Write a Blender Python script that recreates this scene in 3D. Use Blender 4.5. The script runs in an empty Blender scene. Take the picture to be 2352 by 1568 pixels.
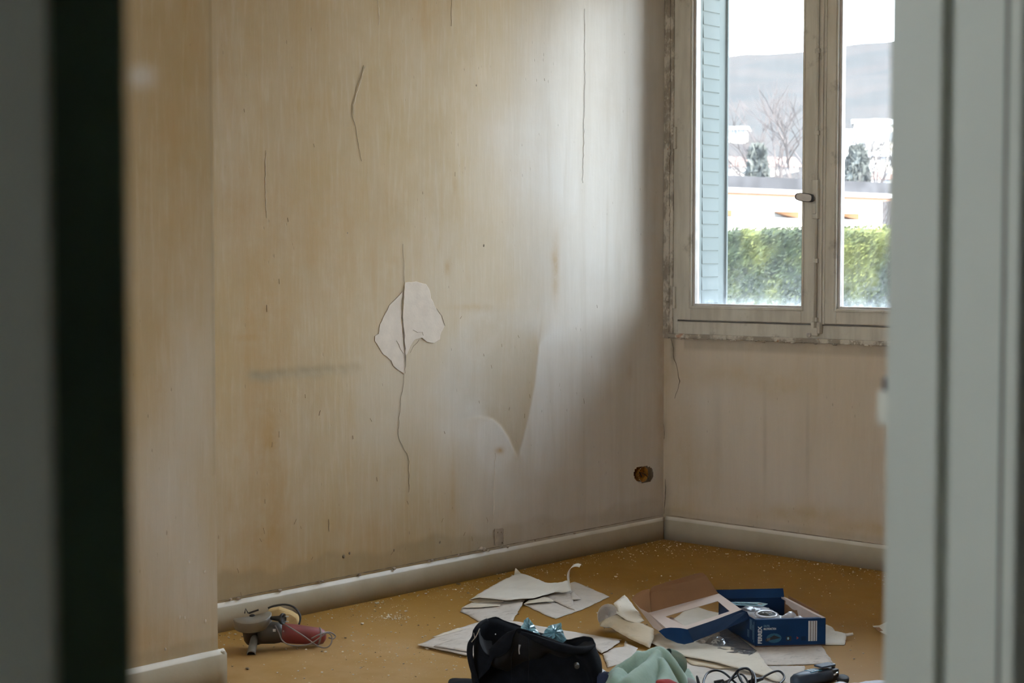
import bpy, bmesh, math, random
import numpy as np
from mathutils import Vector, Matrix, noise
from mathutils.geometry import delaunay_2d_cdt

random.seed(7)
SC = bpy.context.scene
COL = SC.collection
PI = math.pi

# ------------------------------------------------------------------ camera
F = 3667.0; CXP, CYP = 1176.0, 784.0
PIT = math.atan(180.0 / F)
CAM = Vector((4.53386, -6.01360, 1.30))
YAW = math.radians(42.459)
cam_d = bpy.data.cameras.new('camera')
cam = bpy.data.objects.new('camera', cam_d); COL.objects.link(cam)
cam.location = CAM
cam.rotation_euler = (PI / 2 - PIT, 0, YAW)
cam_d.sensor_width = 36.0
cam_d.lens = F * 36.0 / 2352.0
cam_d.clip_start = 0.05; cam_d.clip_end = 2000
cam_d.dof.use_dof = True
cam_d.dof.focus_distance = 6.3
cam_d.dof.aperture_fstop = 6.7
SC.camera = cam

# ------------------------------------------------------------------ world, sun, exposure
world = bpy.data.worlds.new('sky'); SC.world = world; world.use_nodes = True
wn = world.node_tree.nodes; wl = world.node_tree.links
bg = wn['Background']
tc = wn.new('ShaderNodeTexCoord'); sep = wn.new('ShaderNodeSeparateXYZ')
ramp = wn.new('ShaderNodeValToRGB')
wl.new(tc.outputs['Generated'], sep.inputs[0]); wl.new(sep.outputs['Z'], ramp.inputs[0])
ramp.color_ramp.elements[0].position = 0.0; ramp.color_ramp.elements[0].color = (0.82, 0.91, 1.0, 1)
ramp.color_ramp.elements[1].position = 0.8; ramp.color_ramp.elements[1].color = (0.66, 0.80, 1.0, 1)
wl.new(ramp.outputs[0], bg.inputs[0])
bg.inputs[1].default_value = 11.0

sun_d = bpy.data.lights.new('sun', 'SUN'); sun = bpy.data.objects.new('sun', sun_d); COL.objects.link(sun)
sun_d.energy = 26.0; sun_d.angle = math.radians(0.6); sun_d.color = (1.0, 0.93, 0.80)
sun.location = (10, -10, 30)
sun.rotation_euler = Vector((-0.76, 0.10, -0.64)).to_track_quat('-Z', 'Y').to_euler()

SC.view_settings.view_transform = 'Standard'
SC.view_settings.look = 'None'
SC.view_settings.gamma = 1.0
SC.view_settings.use_curve_mapping = False
SC.view_settings.exposure = 0.60
cy = SC.cycles
cy.use_adaptive_sampling = True; cy.adaptive_threshold = 0.015
cy.max_bounces = 12; cy.diffuse_bounces = 7; cy.glossy_bounces = 4
cy.transmission_bounces = 6; cy.transparent_max_bounces = 16
cy.use_denoising = True
cy.sample_clamp_indirect = 8.0
cy.caustics_reflective = False; cy.caustics_refractive = False


def portal(loc, rot, sx, sy):
    d = bpy.data.lights.new('window_portal', 'AREA'); d.shape = 'RECTANGLE'; d.size = sx; d.size_y = sy
    d.cycles.is_portal = True
    o = bpy.data.objects.new('window_portal', d); COL.objects.link(o); o.location = loc; o.rotation_euler = rot
    return o


# ------------------------------------------------------------------ photograph geometry
cz, sz = math.cos(YAW), math.sin(YAW)
RGT = Vector((cz, sz, 0)); FWD = Vector((-sz, cz, 0)); UP = Vector((0, 0, 1))


def ray(px, py):
    a = (px - CXP) / F; b = -(py - CYP) / F
    fw = math.cos(PIT) + b * math.sin(PIT); up = b * math.cos(PIT) - math.sin(PIT)
    return RGT * a + FWD * fw + UP * up


def P(px, py, z=0.0, D=None, x=None, y=None):
    """world point seen at a photo pixel, on height z / at forward depth D / on a wall plane"""
    d = ray(px, py)
    if D is not None: t = D / d.dot(FWD)
    elif x is not None: t = (x - CAM.x) / d.x
    elif y is not None: t = (y - CAM.y) / d.y
    else: t = (z - CAM.z) / d.z
    return CAM + d * t


def proj_np(X, Y, Z):
    dx = X - CAM.x; dy = Y - CAM.y; dz = Z - CAM.z
    r = dx * RGT.x + dy * RGT.y; g = dx * FWD.x + dy * FWD.y
    fw = g * math.cos(PIT) - dz * math.sin(PIT); up = g * math.sin(PIT) + dz * math.cos(PIT)
    return CXP + F * r / fw, CYP - F * up / fw


# ------------------------------------------------------------------ materials
class NT:
    def __init__(s, name):
        s.m = bpy.data.materials.new(name); s.m.use_nodes = True
        s.t = s.m.node_tree; s.n = s.t.nodes; s.l = s.t.links
        s.b = s.n['Principled BSDF']; s.out = s.n['Material Output']

    def node(s, typ, **kw):
        n = s.n.new(typ)
        for k, v in kw.items(): setattr(n, k, v)
        return n

    def coord(s, scale=(1, 1, 1), kind='Object'):
        c = s.node('ShaderNodeTexCoord'); m = s.node('ShaderNodeMapping')
        m.inputs['Scale'].default_value = scale
        s.l.new(c.outputs[kind], m.inputs[0]); return m.outputs[0]

    def noise(s, vec, scale, detail=4, rough=0.55, dist=0.0):
        n = s.node('ShaderNodeTexNoise'); n.inputs['Scale'].default_value = scale
        n.inputs['Detail'].default_value = detail; n.inputs['Roughness'].default_value = rough
        n.inputs['Distortion'].default_value = dist
        s.l.new(vec, n.inputs['Vector']); return n.outputs['Fac']

    def voro(s, vec, scale, feature='F1'):
        n = s.node('ShaderNodeTexVoronoi', feature=feature); n.inputs['Scale'].default_value = scale
        s.l.new(vec, n.inputs['Vector']); return n.outputs['Distance']

    def rng(s, val, a, b, c=0.0, d=1.0, smooth=True):
        n = s.node('ShaderNodeMapRange'); n.interpolation_type = 'SMOOTHSTEP' if smooth else 'LINEAR'
        s.l.new(val, n.inputs[0])
        for i, v in enumerate((a, b, c, d)): n.inputs[i + 1].default_value = v
        return n.outputs[0]

    def math(s, op, a, b=None, clamp=False):
        n = s.node('ShaderNodeMath', operation=op); n.use_clamp = clamp
        for i, v in enumerate((a, b)):
            if v is None: continue
            if isinstance(v, (int, float)): n.inputs[i].default_value = v
            else: s.l.new(v, n.inputs[i])
        return n.outputs[0]

    def mix(s, fac, a, b, mode='MIX'):
        n = s.node('ShaderNodeMix', data_type='RGBA', blend_type=mode)
        if isinstance(fac, (int, float)): n.inputs['Factor'].default_value = fac
        else: s.l.new(fac, n.inputs['Factor'])
        for i, v in ((6, a), (7, b)):
            if isinstance(v, tuple): n.inputs[i].default_value = (*v, 1) if len(v) == 3 else v
            else: s.l.new(v, n.inputs[i])
        return n.outputs[2]

    def color(s, c):
        if isinstance(c, tuple): s.b.inputs['Base Color'].default_value = (*c, 1)
        else: s.l.new(c, s.b.inputs['Base Color'])

    def bump(s, h, strength=0.3, dist=0.01):
        n = s.node('ShaderNodeBump'); n.inputs['Strength'].default_value = strength
        n.inputs['Distance'].default_value = dist
        s.l.new(h, n.inputs['Height']); s.l.new(n.outputs[0], s.b.inputs['Normal'])

    def set(s, **kw):
        for k, v in kw.items():
            inp = s.b.inputs[k.replace('_', ' ')]
            if isinstance(v, (int, float, tuple)): inp.default_value = v
            else: s.l.new(v, inp)
        return s.m


def simple(name, col, rough=0.6, var=0.12, scale=14, bump=0.15, bdist=0.002, metallic=0.0, stretch=(1, 1, 1), **kw):
    t = NT(name); v = t.coord(stretch); n = t.noise(v, scale, 5)
    dark = tuple(c * (1 - var) for c in col); lite = tuple(min(1, c * (1 + var)) for c in col)
    t.color(t.mix(t.rng(n, 0.3, 0.7), dark, lite))
    if bump: t.bump(t.noise(v, scale * 6, 3), bump, bdist)
    return t.set(Roughness=rough, Metallic=metallic, **kw)


def m_plaster(name, warm, cool, ochre, olive):
    t = NT(name)
    at = t.node('ShaderNodeAttribute'); at.attribute_name = 'marks'
    sp = t.node('ShaderNodeSeparateColor'); t.l.new(at.outputs['Color'], sp.inputs[0])
    R, G, B = sp.outputs[0], sp.outputs[1], sp.outputs[2]
    v = t.coord((1, 1, 1)); vs = t.coord((7, 7, 0.55)); vf = t.coord((40, 40, 4))
    n1 = t.noise(v, 1.3, 5, 0.6); n2 = t.noise(vs, 1.6, 5, 0.6, 0.4); n3 = t.noise(vf, 1.5, 4, 0.6)
    n4 = t.noise(v, 9, 6, 0.65)
    g = t.math('ADD', G, t.math('MULTIPLY', t.math('SUBTRACT', n1, 0.5), 0.9))
    g = t.math('ADD', g, t.math('MULTIPLY', t.math('SUBTRACT', n2, 0.5), 0.4), True)
    c = t.mix(g, warm, cool)
    # trowel and brush streaks
    c = t.mix(t.rng(n2, 0.35, 0.7, 0, 0.22), c, tuple(w * 0.80 for w in warm))
    c = t.mix(t.rng(n3, 0.45, 0.75, 0, 0.09), c, tuple(min(1, w * 1.25) for w in cool))
    # glue stains
    n5 = t.noise(t.coord((5, 5, 0.9)), 2.1, 5, 0.62, 0.6)
    r = t.math('MULTIPLY', R, t.rng(n4, 0.3, 0.65, 0.45, 1.1))
    r = t.math('ADD', r, t.math('MULTIPLY', t.rng(n5, 0.50, 0.74, 0, 0.38), t.math('SUBTRACT', 1.0, G, True)), True)
    c = t.mix(r, c, ochre)
    b = t.math('MULTIPLY', B, t.rng(n4, 0.25, 0.6, 0.5, 1.0))
    c = t.mix(b, c, olive)
    # nicks and specks, longer than wide
    vn = t.coord((38, 38, 17)); vd = t.voro(vn, 1.0); gate = t.rng(t.noise(v, 4.0, 4), 0.54, 0.68)
    nick = t.math('MULTIPLY', t.rng(vd, 0.16, 0.07), gate)
    vn2 = t.coord((9, 9, 4)); vd2 = t.voro(vn2, 3.1); nick2 = t.math('MULTIPLY', t.rng(vd2, 0.095, 0.03), t.rng(t.noise(v, 2.3, 4), 0.50, 0.62))
    nk = t.math('ADD', nick, nick2, True)
    c = t.mix(t.math('MULTIPLY', nk, 0.42), c, (0.20, 0.14, 0.085))
    t.color(c)
    h = t.math('ADD', t.math('MULTIPLY', n4, 0.5), t.math('MULTIPLY', n3, 0.35))
    h = t.math('SUBTRACT', h, t.math('MULTIPLY', nk, 0.7))
    t.bump(h, 0.22, 0.006)
    return t.set(Roughness=0.62)


M = {}
M['plaster'] = m_plaster('stripped_plaster', (0.42, 0.292, 0.122), (0.65, 0.61, 0.56), (0.42, 0.265, 0.10), (0.30, 0.24, 0.14))
M['plaster_back'] = m_plaster('stripped_plaster_back', (0.58, 0.46, 0.32), (0.65, 0.57, 0.48), (0.48, 0.34, 0.16), (0.27, 0.22, 0.15))
M['patch'] = simple('bare_plaster_patch', (0.62, 0.53, 0.44), 0.75, 0.05, 20, 0.2, 0.002)
M['crack'] = simple('crack_dark', (0.20, 0.155, 0.11), 0.9, 0.3, 30, 0)
M['crack_light'] = simple('crack_lip', (0.68, 0.60, 0.50), 0.8, 0.1, 30, 0)
M['ceiling'] = simple('ceiling_paint', (0.76, 0.72, 0.66), 0.8)
M['blank_wall'] = simple('plain_wall', (0.70, 0.60, 0.47), 0.8, 0.03, 6)
M['putty'] = simple('plaster_lump', (0.42, 0.34, 0.26), 0.85, 0.35, 60, 0.4, 0.003)
M['cement'] = simple('cement_strip', (0.40, 0.33, 0.26), 0.8, 0.10, 30, 0.1)
M['nick'] = simple('brown_nick', (0.24, 0.16, 0.085), 0.9, 0.2, 30, 0)
M['socket'] = simple('socket_clay', (0.40, 0.17, 0.02), 0.9, 0.4, 40, 0.5, 0.004)


def m_base():
    t = NT('baseboard_paint'); v = t.coord(); n = t.noise(v, 4, 5); nf = t.noise(v, 45, 3)
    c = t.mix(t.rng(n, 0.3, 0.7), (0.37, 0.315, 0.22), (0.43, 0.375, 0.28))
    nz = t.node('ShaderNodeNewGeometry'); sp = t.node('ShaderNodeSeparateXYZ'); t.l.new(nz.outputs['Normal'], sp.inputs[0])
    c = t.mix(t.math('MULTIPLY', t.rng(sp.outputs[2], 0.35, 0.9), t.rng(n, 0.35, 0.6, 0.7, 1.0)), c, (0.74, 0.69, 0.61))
    t.color(c); t.bump(nf, 0.25, 0.002); return t.set(Roughness=0.5)


M['baseboard'] = m_base()


def m_floor():
    t = NT('ochre_floor'); v = t.coord()
    n1 = t.noise(v, 1.1, 5, 0.6, 0.3); n2 = t.noise(v, 7, 6, 0.65); n3 = t.noise(v, 120, 3)
    at = t.node('ShaderNodeAttribute'); at.attribute_name = 'marks'
    sp = t.node('ShaderNodeSeparateColor'); t.l.new(at.outputs['Color'], sp.inputs[0])
    c = t.mix(t.rng(n1, 0.3, 0.7), (0.280, 0.136, 0.010), (0.330, 0.170, 0.024))
    c = t.mix(t.rng(n2, 0.5, 0.8, 0, 0.35), c, (0.30, 0.14, 0.02))
    dust = t.math('MULTIPLY', sp.outputs[0], t.rng(n2, 0.25, 0.7, 0.45, 1.0))
    c = t.mix(t.math('MULTIPLY', dust, 0.75, True), c, (0.46, 0.30, 0.145))
    fl = t.math('MULTIPLY', t.rng(t.voro(v, 85), 0.16, 0.05), t.rng(t.noise(v, 3.5, 4), 0.48, 0.66))
    c = t.mix(t.math('MULTIPLY', fl, 0.7), c, (0.66, 0.58, 0.46))
    t.color(c); t.bump(n3, 0.12, 0.001)
    return t.set(Roughness=t.math('ADD', t.math('MULTIPLY', n2, 0.25), 0.42), Specular_IOR_Level=0.22)


M['floor'] = m_floor()


def m_winpaint():
    t = NT('window_frame_paint'); v = t.coord((1, 1, 0.15)); v2 = t.coord()
    n = t.noise(v, 22, 5); n2 = t.noise(v2, 9, 5, 0.65)
    c = t.mix(t.rng(n, 0.35, 0.7), (0.60, 0.55, 0.46), (0.49, 0.44, 0.36))
    c = t.mix(t.rng(n2, 0.56, 0.74, 0, 0.7), c, (0.25, 0.21, 0.16))
    t.color(c); t.bump(t.noise(v2, 60, 3), 0.3, 0.002); return t.set(Roughness=0.42)


M['winpaint'] = m_winpaint()


def m_wintrim():
    t = NT('window_trim_worn'); v = t.coord((1, 1, 0.6)); v2 = t.coord()
    n = t.noise(v, 16, 6, 0.7); n2 = t.noise(v2, 28, 5, 0.7)
    c = t.mix(t.rng(n, 0.42, 0.55), (0.58, 0.52, 0.43), (0.32, 0.27, 0.21))
    c = t.mix(t.rng(n2, 0.60, 0.68), c, (0.62, 0.56, 0.46))
    c = t.mix(t.rng(t.noise(v2, 13, 4), 0.66, 0.72, 0, 0.7), c, (0.42, 0.17, 0.07))
    t.color(c); t.bump(t.math('ADD', n, n2), 0.7, 0.006); return t.set(Roughness=0.7)


M['wintrim'] = m_wintrim()
M['gasket'] = simple('pane_bead', (0.55, 0.50, 0.46), 0.4)
M['dark_gap'] = simple('dark_gap', (0.05, 0.04, 0.03), 0.8, 0.2, 30, 0)


def m_glass():
    t = NT('dusty_glass')
    tr = t.node('ShaderNodeBsdfTransparent'); tr.inputs[0].default_value = (0.97, 0.985, 0.98, 1)
    gl = t.node('ShaderNodeBsdfGlossy'); gl.inputs['Roughness'].default_value = 0.03
    fr = t.node('ShaderNodeFresnel'); fr.inputs[0].default_value = 1.3
    m1 = t.node('ShaderNodeMixShader'); t.l.new(fr.outputs[0], m1.inputs[0]); t.l.new(tr.outputs[0], m1.inputs[1]); t.l.new(gl.outputs[0], m1.inputs[2])
    tl = t.node('ShaderNodeBsdfTranslucent'); tl.inputs[0].default_value = (0.85, 0.88, 0.92, 1)
    c = t.node('ShaderNodeTexCoord'); sp = t.node('ShaderNodeSeparateXYZ'); t.l.new(c.outputs['Object'], sp.inputs[0])
    low = t.rng(sp.outputs[2], 1.36, 1.10, 0.0, 1.0)
    vs = t.coord((3, 3, 0.6)); n = t.noise(vs, 8, 6, 0.7); nn = t.noise(t.coord((1, 1, 1)), 60, 4, 0.7)
    d = t.math('ADD', t.math('MULTIPLY', t.rng(n, 0.3, 0.75), 0.008), 0.004)
    sharp = t.rng(sp.outputs[2], 1.165, 1.103, 0.0, 1.0)
    d = t.math('ADD', d, t.math('MULTIPLY', low, t.math('MULTIPLY', t.rng(nn, 0.3, 0.8), 0.05)))
    d = t.math('ADD', d, t.math('MULTIPLY', sharp, t.math('MULTIPLY', t.rng(n, 0.2, 0.7), 0.10)))
    dots = t.math('MULTIPLY', t.rng(t.voro(t.coord(), 42), 0.12, 0.05), t.math('ADD', t.math('MULTIPLY', low, 0.12), 0.01))
    d = t.math('ADD', d, dots, True)
    m2 = t.node('ShaderNodeMixShader'); t.l.new(d, m2.inputs[0]); t.l.new(m1.outputs[0], m2.inputs[1]); t.l.new(tl.outputs[0], m2.inputs[2])
    t.l.new(m2.outputs[0], t.out.inputs[0]); t.n.remove(t.b)
    return t.m


M['glass'] = m_glass()


def m_clear(name, tint, gloss=0.06, milky=0.10, rough=0.08):
    t = NT(name)
    tr = t.node('ShaderNodeBsdfTransparent'); tr.inputs[0].default_value = (*tint, 1)
    gl = t.node('ShaderNodeBsdfGlossy'); gl.inputs['Roughness'].default_value = rough
    df = t.node('ShaderNodeBsdfDiffuse'); df.inputs[0].default_value = (*[min(1, x) for x in tint], 1)
    fr = t.node('ShaderNodeFresnel'); fr.inputs[0].default_value = 1.5
    bm = t.node('ShaderNodeBump'); bm.inputs['Strength'].default_value = 0.5; bm.inputs['Distance'].default_value = 0.01
    t.l.new(t.noise(t.coord(), 25, 3), bm.inputs['Height']); t.l.new(bm.outputs[0], gl.inputs['Normal']); t.l.new(bm.outputs[0], fr.inputs['Normal'])
    f = t.math('ADD', fr.outputs[0], gloss, True)
    a = t.node('ShaderNodeMixShader'); a.inputs[0].default_value = milky
    t.l.new(tr.outputs[0], a.inputs[1]); t.l.new(df.outputs[0], a.inputs[2])
    b = t.node('ShaderNodeMixShader'); t.l.new(f, b.inputs[0]); t.l.new(a.outputs[0], b.inputs[1]); t.l.new(gl.outputs[0], b.inputs[2])
    t.l.new(b.outputs[0], t.out.inputs[0]); t.n.remove(t.b)
    return t.m


M['clear'] = m_clear('clear_plastic', (0.90, 0.90, 0.90), 0.05, 0.16)
M['blue_film'] = m_clear('blue_film', (0.36, 0.62, 0.70), 0.05, 0.80, 0.15)
M['white_film'] = m_clear('white_film', (0.80, 0.80, 0.85), 0.10, 0.72, 0.18)

M['lavender_film'] = m_clear('lavender_film', (0.40, 0.385, 0.45), 0.0, 0.92, 0.35)
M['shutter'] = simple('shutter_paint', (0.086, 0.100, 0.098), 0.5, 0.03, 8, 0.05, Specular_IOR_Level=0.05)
M['door_paint'] = simple('door_frame_paint', (0.50, 0.50, 0.425), 0.45, 0.06, 3, 0.08, 0.003)
M['door_dark'] = simple('door_frame_dark_green', (0.055, 0.095, 0.06), 0.5, 0.25, 5, 0.05)  # very dark green, for the left jamb and its edge
M['hall_wall'] = simple('hall_wall_paint', (0.32, 0.34, 0.32), 0.7)
M['hinge'] = simple('painted_hinge', (0.60, 0.57, 0.47), 0.4, 0.05)
M['hinge_pin'] = simple('hinge_pin', (0.10, 0.08, 0.08), 0.4, 0.1)


def m_paper(name, c1, c2, streak=0.0, k=(60, 8, 8)):
    t = NT(name); v = t.coord(); n = t.noise(v, 9, 5)
    vs = t.coord(k); ns = t.noise(vs, 1.5, 5, 0.65, 0.5)
    c = t.mix(t.rng(n, 0.3, 0.7), c1, c2)
    c = t.mix(t.rng(ns, 0.5, 0.75, 0, streak), c, tuple(x * 0.62 for x in c1))
    c = t.mix(t.math('MULTIPLY', t.rng(t.voro(v, 30), 0.08, 0.03), 0.6), c, (0.28, 0.2, 0.14))
    t.color(c); t.bump(t.math('ADD', ns, t.math('MULTIPLY', t.noise(v, 80, 3), 0.4)), 0.35, 0.002)
    return t.set(Roughness=0.8)


M['paper_white'] = m_paper('paper_white', (0.66, 0.61, 0.53), (0.72, 0.68, 0.60), 0.15)
M['paper_back'] = m_paper('paper_fibre', (0.48, 0.42, 0.36), (0.58, 0.52, 0.46), 0.8, (26, 14, 8))
M['paper_back2'] = m_paper('paper_fibre_pale', (0.54, 0.485, 0.42), (0.62, 0.56, 0.50), 0.35, (12, 45, 10))
M['paper_tan'] = m_paper('paper_tan', (0.52, 0.42, 0.29), (0.58, 0.48, 0.34), 0.35, (10, 30, 30))
M['paper_cream'] = m_paper('paper_cream', (0.60, 0.53, 0.42), (0.66, 0.59, 0.48), 0.2)
M['card_brown'] = simple('card_inner', (0.27, 0.135, 0.06), 0.8, 0.06, 10, 0.1)
M['card_white'] = simple('card_lid_inner', (0.56, 0.45, 0.39), 0.75, 0.05, 10, 0.1)
M['card_blue'] = simple('card_blue', (0.004, 0.030, 0.095), 0.55, 0.2, 6, 0.05, Specular_IOR_Level=0.2)
M['card_blue2'] = simple('card_blue_dark', (0.003, 0.018, 0.055), 0.55, 0.2, 6, 0.05, Specular_IOR_Level=0.2)
M['print_white'] = simple('print_white', (0.62, 0.62, 0.62), 0.5, 0.03, 10, 0)
M['print_pale'] = simple('print_pale', (0.20, 0.36, 0.44), 0.5, 0.03, 10, 0)
M['print_cyan'] = simple('print_cyan', (0.014, 0.10, 0.17), 0.5, 0.2, 10, 0)
M['print_red'] = simple('print_red', (0.30, 0.03, 0.03), 0.5, 0.1, 10, 0)
M['print_dark'] = simple('print_dark', (0.012, 0.012, 0.016), 0.5, 0.1, 10, 0)
M['print_brown'] = simple('print_brown', (0.12, 0.09, 0.08), 0.5, 0.1, 10, 0)
M['guard'] = simple('grinder_guard', (0.25, 0.225, 0.19), 0.45, 0.08, 12, 0.1, metallic=0.2)
M['grey_metal'] = simple('gear_case', (0.055, 0.045, 0.035), 0.5, 0.2, 20, 0.2)
M['dark_rubber'] = simple('dark_rubber', (0.022, 0.02, 0.018), 0.6, 0.2, 20, 0.1)
M['red_grip'] = simple('red_grip', (0.20, 0.032, 0.028), 0.5, 0.15, 14, 0.1)
M['handle_grey'] = simple('side_handle_grey', (0.21, 0.205, 0.19), 0.5, 0.2, 30, 0.1)
M['cord_grey'] = simple('cord_grey', (0.20, 0.16, 0.14), 0.55, 0.1)
M['cord_black'] = simple('cord_black', (0.016, 0.015, 0.017), 0.38, 0.1, 20, 0)
M['steel'] = simple('steel', (0.55, 0.53, 0.50), 0.32, 0.1, 20, 0.05, metallic=0.9)
M['foam'] = simple('cream_foam', (0.62, 0.44, 0.20), 0.85, 0.08, 18, 0.2)
M['bag'] = simple('black_cloth', (0.007, 0.0075, 0.010), 0.95, 0.3, 30, 0.4, 0.001, Specular_IOR_Level=0.15)
M['bag_in'] = simple('black_lining', (0.006, 0.006, 0.008), 0.9, 0.3, 30, 0.3, 0.001)
M['navy'] = simple('navy_cloth', (0.012, 0.018, 0.045), 0.85, 0.3, 30, 0.4, 0.001)
M['sweat'] = simple('green_fleece', (0.27, 0.375, 0.30), 0.9, 0.07, 14, 0.4, 0.0015, Sheen_Weight=0.2)
M['sweat_rib'] = simple('green_rib', (0.34, 0.44, 0.37), 0.9, 0.07, 14, 0.4, 0.0015)
M['red_cloth'] = simple('red_cloth', (0.34, 0.03, 0.03), 0.8)
M['grey_cloth'] = simple('grey_cloth', (0.27, 0.255, 0.25), 0.85)
M['tool_blue'] = simple('tool_grey_blue', (0.035, 0.055, 0.085), 0.45, 0.15)
M['tool_teal'] = simple('tool_label', (0.05, 0.17, 0.26), 0.4, 0.1)
M['tool_dark'] = simple('tool_dark', (0.035, 0.035, 0.03), 0.5, 0.15)
M['white_plastic'] = simple('white_plastic', (0.62, 0.62, 0.66), 0.25, 0.04, 6, 0.05)
M['chip'] = simple('plaster_chip', (0.62, 0.55, 0.45), 0.9, 0.2, 60, 0.3)
M['chip_dark'] = simple('brown_chip', (0.25, 0.18, 0.11), 0.9, 0.3, 60, 0.3)

# outdoors
M['ground'] = simple('pale_gravel', (0.42, 0.40, 0.36), 0.9, 0.15, 3, 0)
M['stone'] = simple('outer_render', (0.62, 0.60, 0.56), 0.8)


def m_hedge(name, a, b, c):
    t = NT(name); v = t.coord(); n = t.noise(v, 1.1, 4, 0.6); n2 = t.noise(v, 7, 5, 0.7)
    col = t.mix(t.rng(n2, 0.35, 0.68), a, b); col = t.mix(t.rng(n, 0.46, 0.66), col, c)
    t.color(col); return t.set(Roughness=0.9, Specular_IOR_Level=0.15)


M['hedge'] = m_hedge('hedge_leaves', (0.012, 0.0165, 0.010), (0.023, 0.032, 0.014), (0.060, 0.066, 0.018))
M['roof_dark'] = simple('dark_roofing', (0.034, 0.034, 0.038), 0.9, 0.3, 1.5, 0, Specular_IOR_Level=0.0)
M['fascia'] = simple('white_fascia', (0.30, 0.30, 0.30), 0.7, 0.05, 1, 0)
M['soffit'] = simple('tan_soffit', (0.16, 0.07, 0.035), 0.8, 0.1, 1, 0)
M['white_render'] = simple('white_render', (0.72, 0.68, 0.62), 0.8, 0.04, 1, 0)
M['orange_reveal'] = simple('orange_reveal', (0.24, 0.11, 0.045), 0.8, 0.1, 1, 0)
M['niche'] = simple('niche_shutter', (0.20, 0.20, 0.20), 0.8, 0.1, 1, 0)
M['house_wall'] = simple('house_wall', (0.62, 0.58, 0.52), 0.8, 0.05, 1, 0)
M['tile_roof'] = simple('tile_roof', (0.14, 0.065, 0.045), 0.8, 0.15, 1, 0)
M['pane_dark'] = simple('house_pane', (0.12, 0.13, 0.15), 0.3, 0.1, 1, 0)
M['bark'] = simple('bare_bark', (0.052, 0.046, 0.047), 0.9, 0.2, 3, 0, Specular_IOR_Level=0.0)
M['conifer'] = simple('conifer_leaves', (0.052, 0.056, 0.054), 0.9, 0.3, 2, 0, Specular_IOR_Level=0.0)


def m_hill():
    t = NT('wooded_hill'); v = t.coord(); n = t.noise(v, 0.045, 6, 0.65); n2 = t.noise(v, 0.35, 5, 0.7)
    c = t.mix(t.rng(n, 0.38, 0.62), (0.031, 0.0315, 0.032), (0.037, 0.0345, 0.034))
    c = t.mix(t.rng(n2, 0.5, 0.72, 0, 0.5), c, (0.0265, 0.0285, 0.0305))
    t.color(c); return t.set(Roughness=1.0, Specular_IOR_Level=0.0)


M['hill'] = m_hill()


# ------------------------------------------------------------------ object helpers
def props(o, label=None, cat=None, group=None, kind=None):
    if label: o['label'] = label
    if cat: o['category'] = cat
    if group: o['group'] = group
    if kind: o['kind'] = kind
    return o


def empty(name, loc=(0, 0, 0), rz=0.0, **kw):
    o = bpy.data.objects.new(name, None); COL.objects.link(o)
    o.location = loc; o.rotation_euler = (0, 0, rz); o.empty_display_size = 0.05
    return props(o, **kw)


def chain_matrix(o):
    m = Matrix.Identity(4)
    while o is not None:
        m = Matrix.LocRotScale(o.location, o.rotation_euler, o.scale) @ m
        o = o.parent
    return m


def mesh(name, vf, m, parent=None, smooth=False, world=False, solid=0.0, offset=0.0, bevel=0.0, sub=0, **kw):
    """one mesh object; vf = (verts, faces) or list of them; world=True: verts are world points"""
    V, Fc = [], []
    for vv, ff in (vf if isinstance(vf, list) else [vf]):
        b = len(V); V += [tuple(p) for p in vv]; Fc += [tuple(i + b for i in f) for f in ff]
    if world and parent is not None:
        inv = chain_matrix(parent).inverted(); V = [tuple(inv @ Vector(p)) for p in V]
    me = bpy.data.meshes.new(name); me.from_pydata(V, [], Fc); me.update()
    if m: me.materials.append(M[m] if isinstance(m, str) else m)
    if smooth: me.polygons.foreach_set('use_smooth', [True] * len(me.polygons))
    o = bpy.data.objects.new(name, me); COL.objects.link(o)
    if parent is not None: o.parent = parent
    if solid:
        md = o.modifiers.new('thickness', 'SOLIDIFY'); md.thickness = solid; md.offset = offset
    if bevel:
        md = o.modifiers.new('edges', 'BEVEL'); md.width = bevel; md.segments = 2; md.limit_method = 'ANGLE'
    if sub:
        md = o.modifiers.new('soft', 'SUBSURF'); md.levels = sub; md.render_levels = sub
    return props(o, **kw)


def center_origin(o):
    """move a world-space mesh's origin to its base centre"""
    me = o.data; n = len(me.vertices); a = np.empty(n * 3, dtype=np.float32); me.vertices.foreach_get('co', a)
    a = a.reshape(-1, 3); c = (a.min(0) + a.max(0)) / 2; c[2] = a[:, 2].min()
    a -= c; me.vertices.foreach_set('co', a.ravel()); me.update(); o.location = Vector([float(x) for x in c]) + o.location
    return o


def box(c, s, R=None):
    c = Vector(c); h = [x / 2 for x in s]; V = []
    for x in (-1, 1):
        for y in (-1, 1):
            for z in (-1, 1):
                p = Vector((x * h[0], y * h[1], z * h[2]))
                V.append(c + (R @ p if R else p))
    return V, [(0, 1, 3, 2), (4, 6, 7, 5), (0, 4, 5, 1), (2, 3, 7, 6), (0, 2, 6, 4), (1, 5, 7, 3)]


def b2(x0, y0, z0, x1, y1, z1):
    return box(((x0 + x1) / 2, (y0 + y1) / 2, (z0 + z1) / 2), (abs(x1 - x0), abs(y1 - y0), abs(z1 - z0)))


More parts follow.
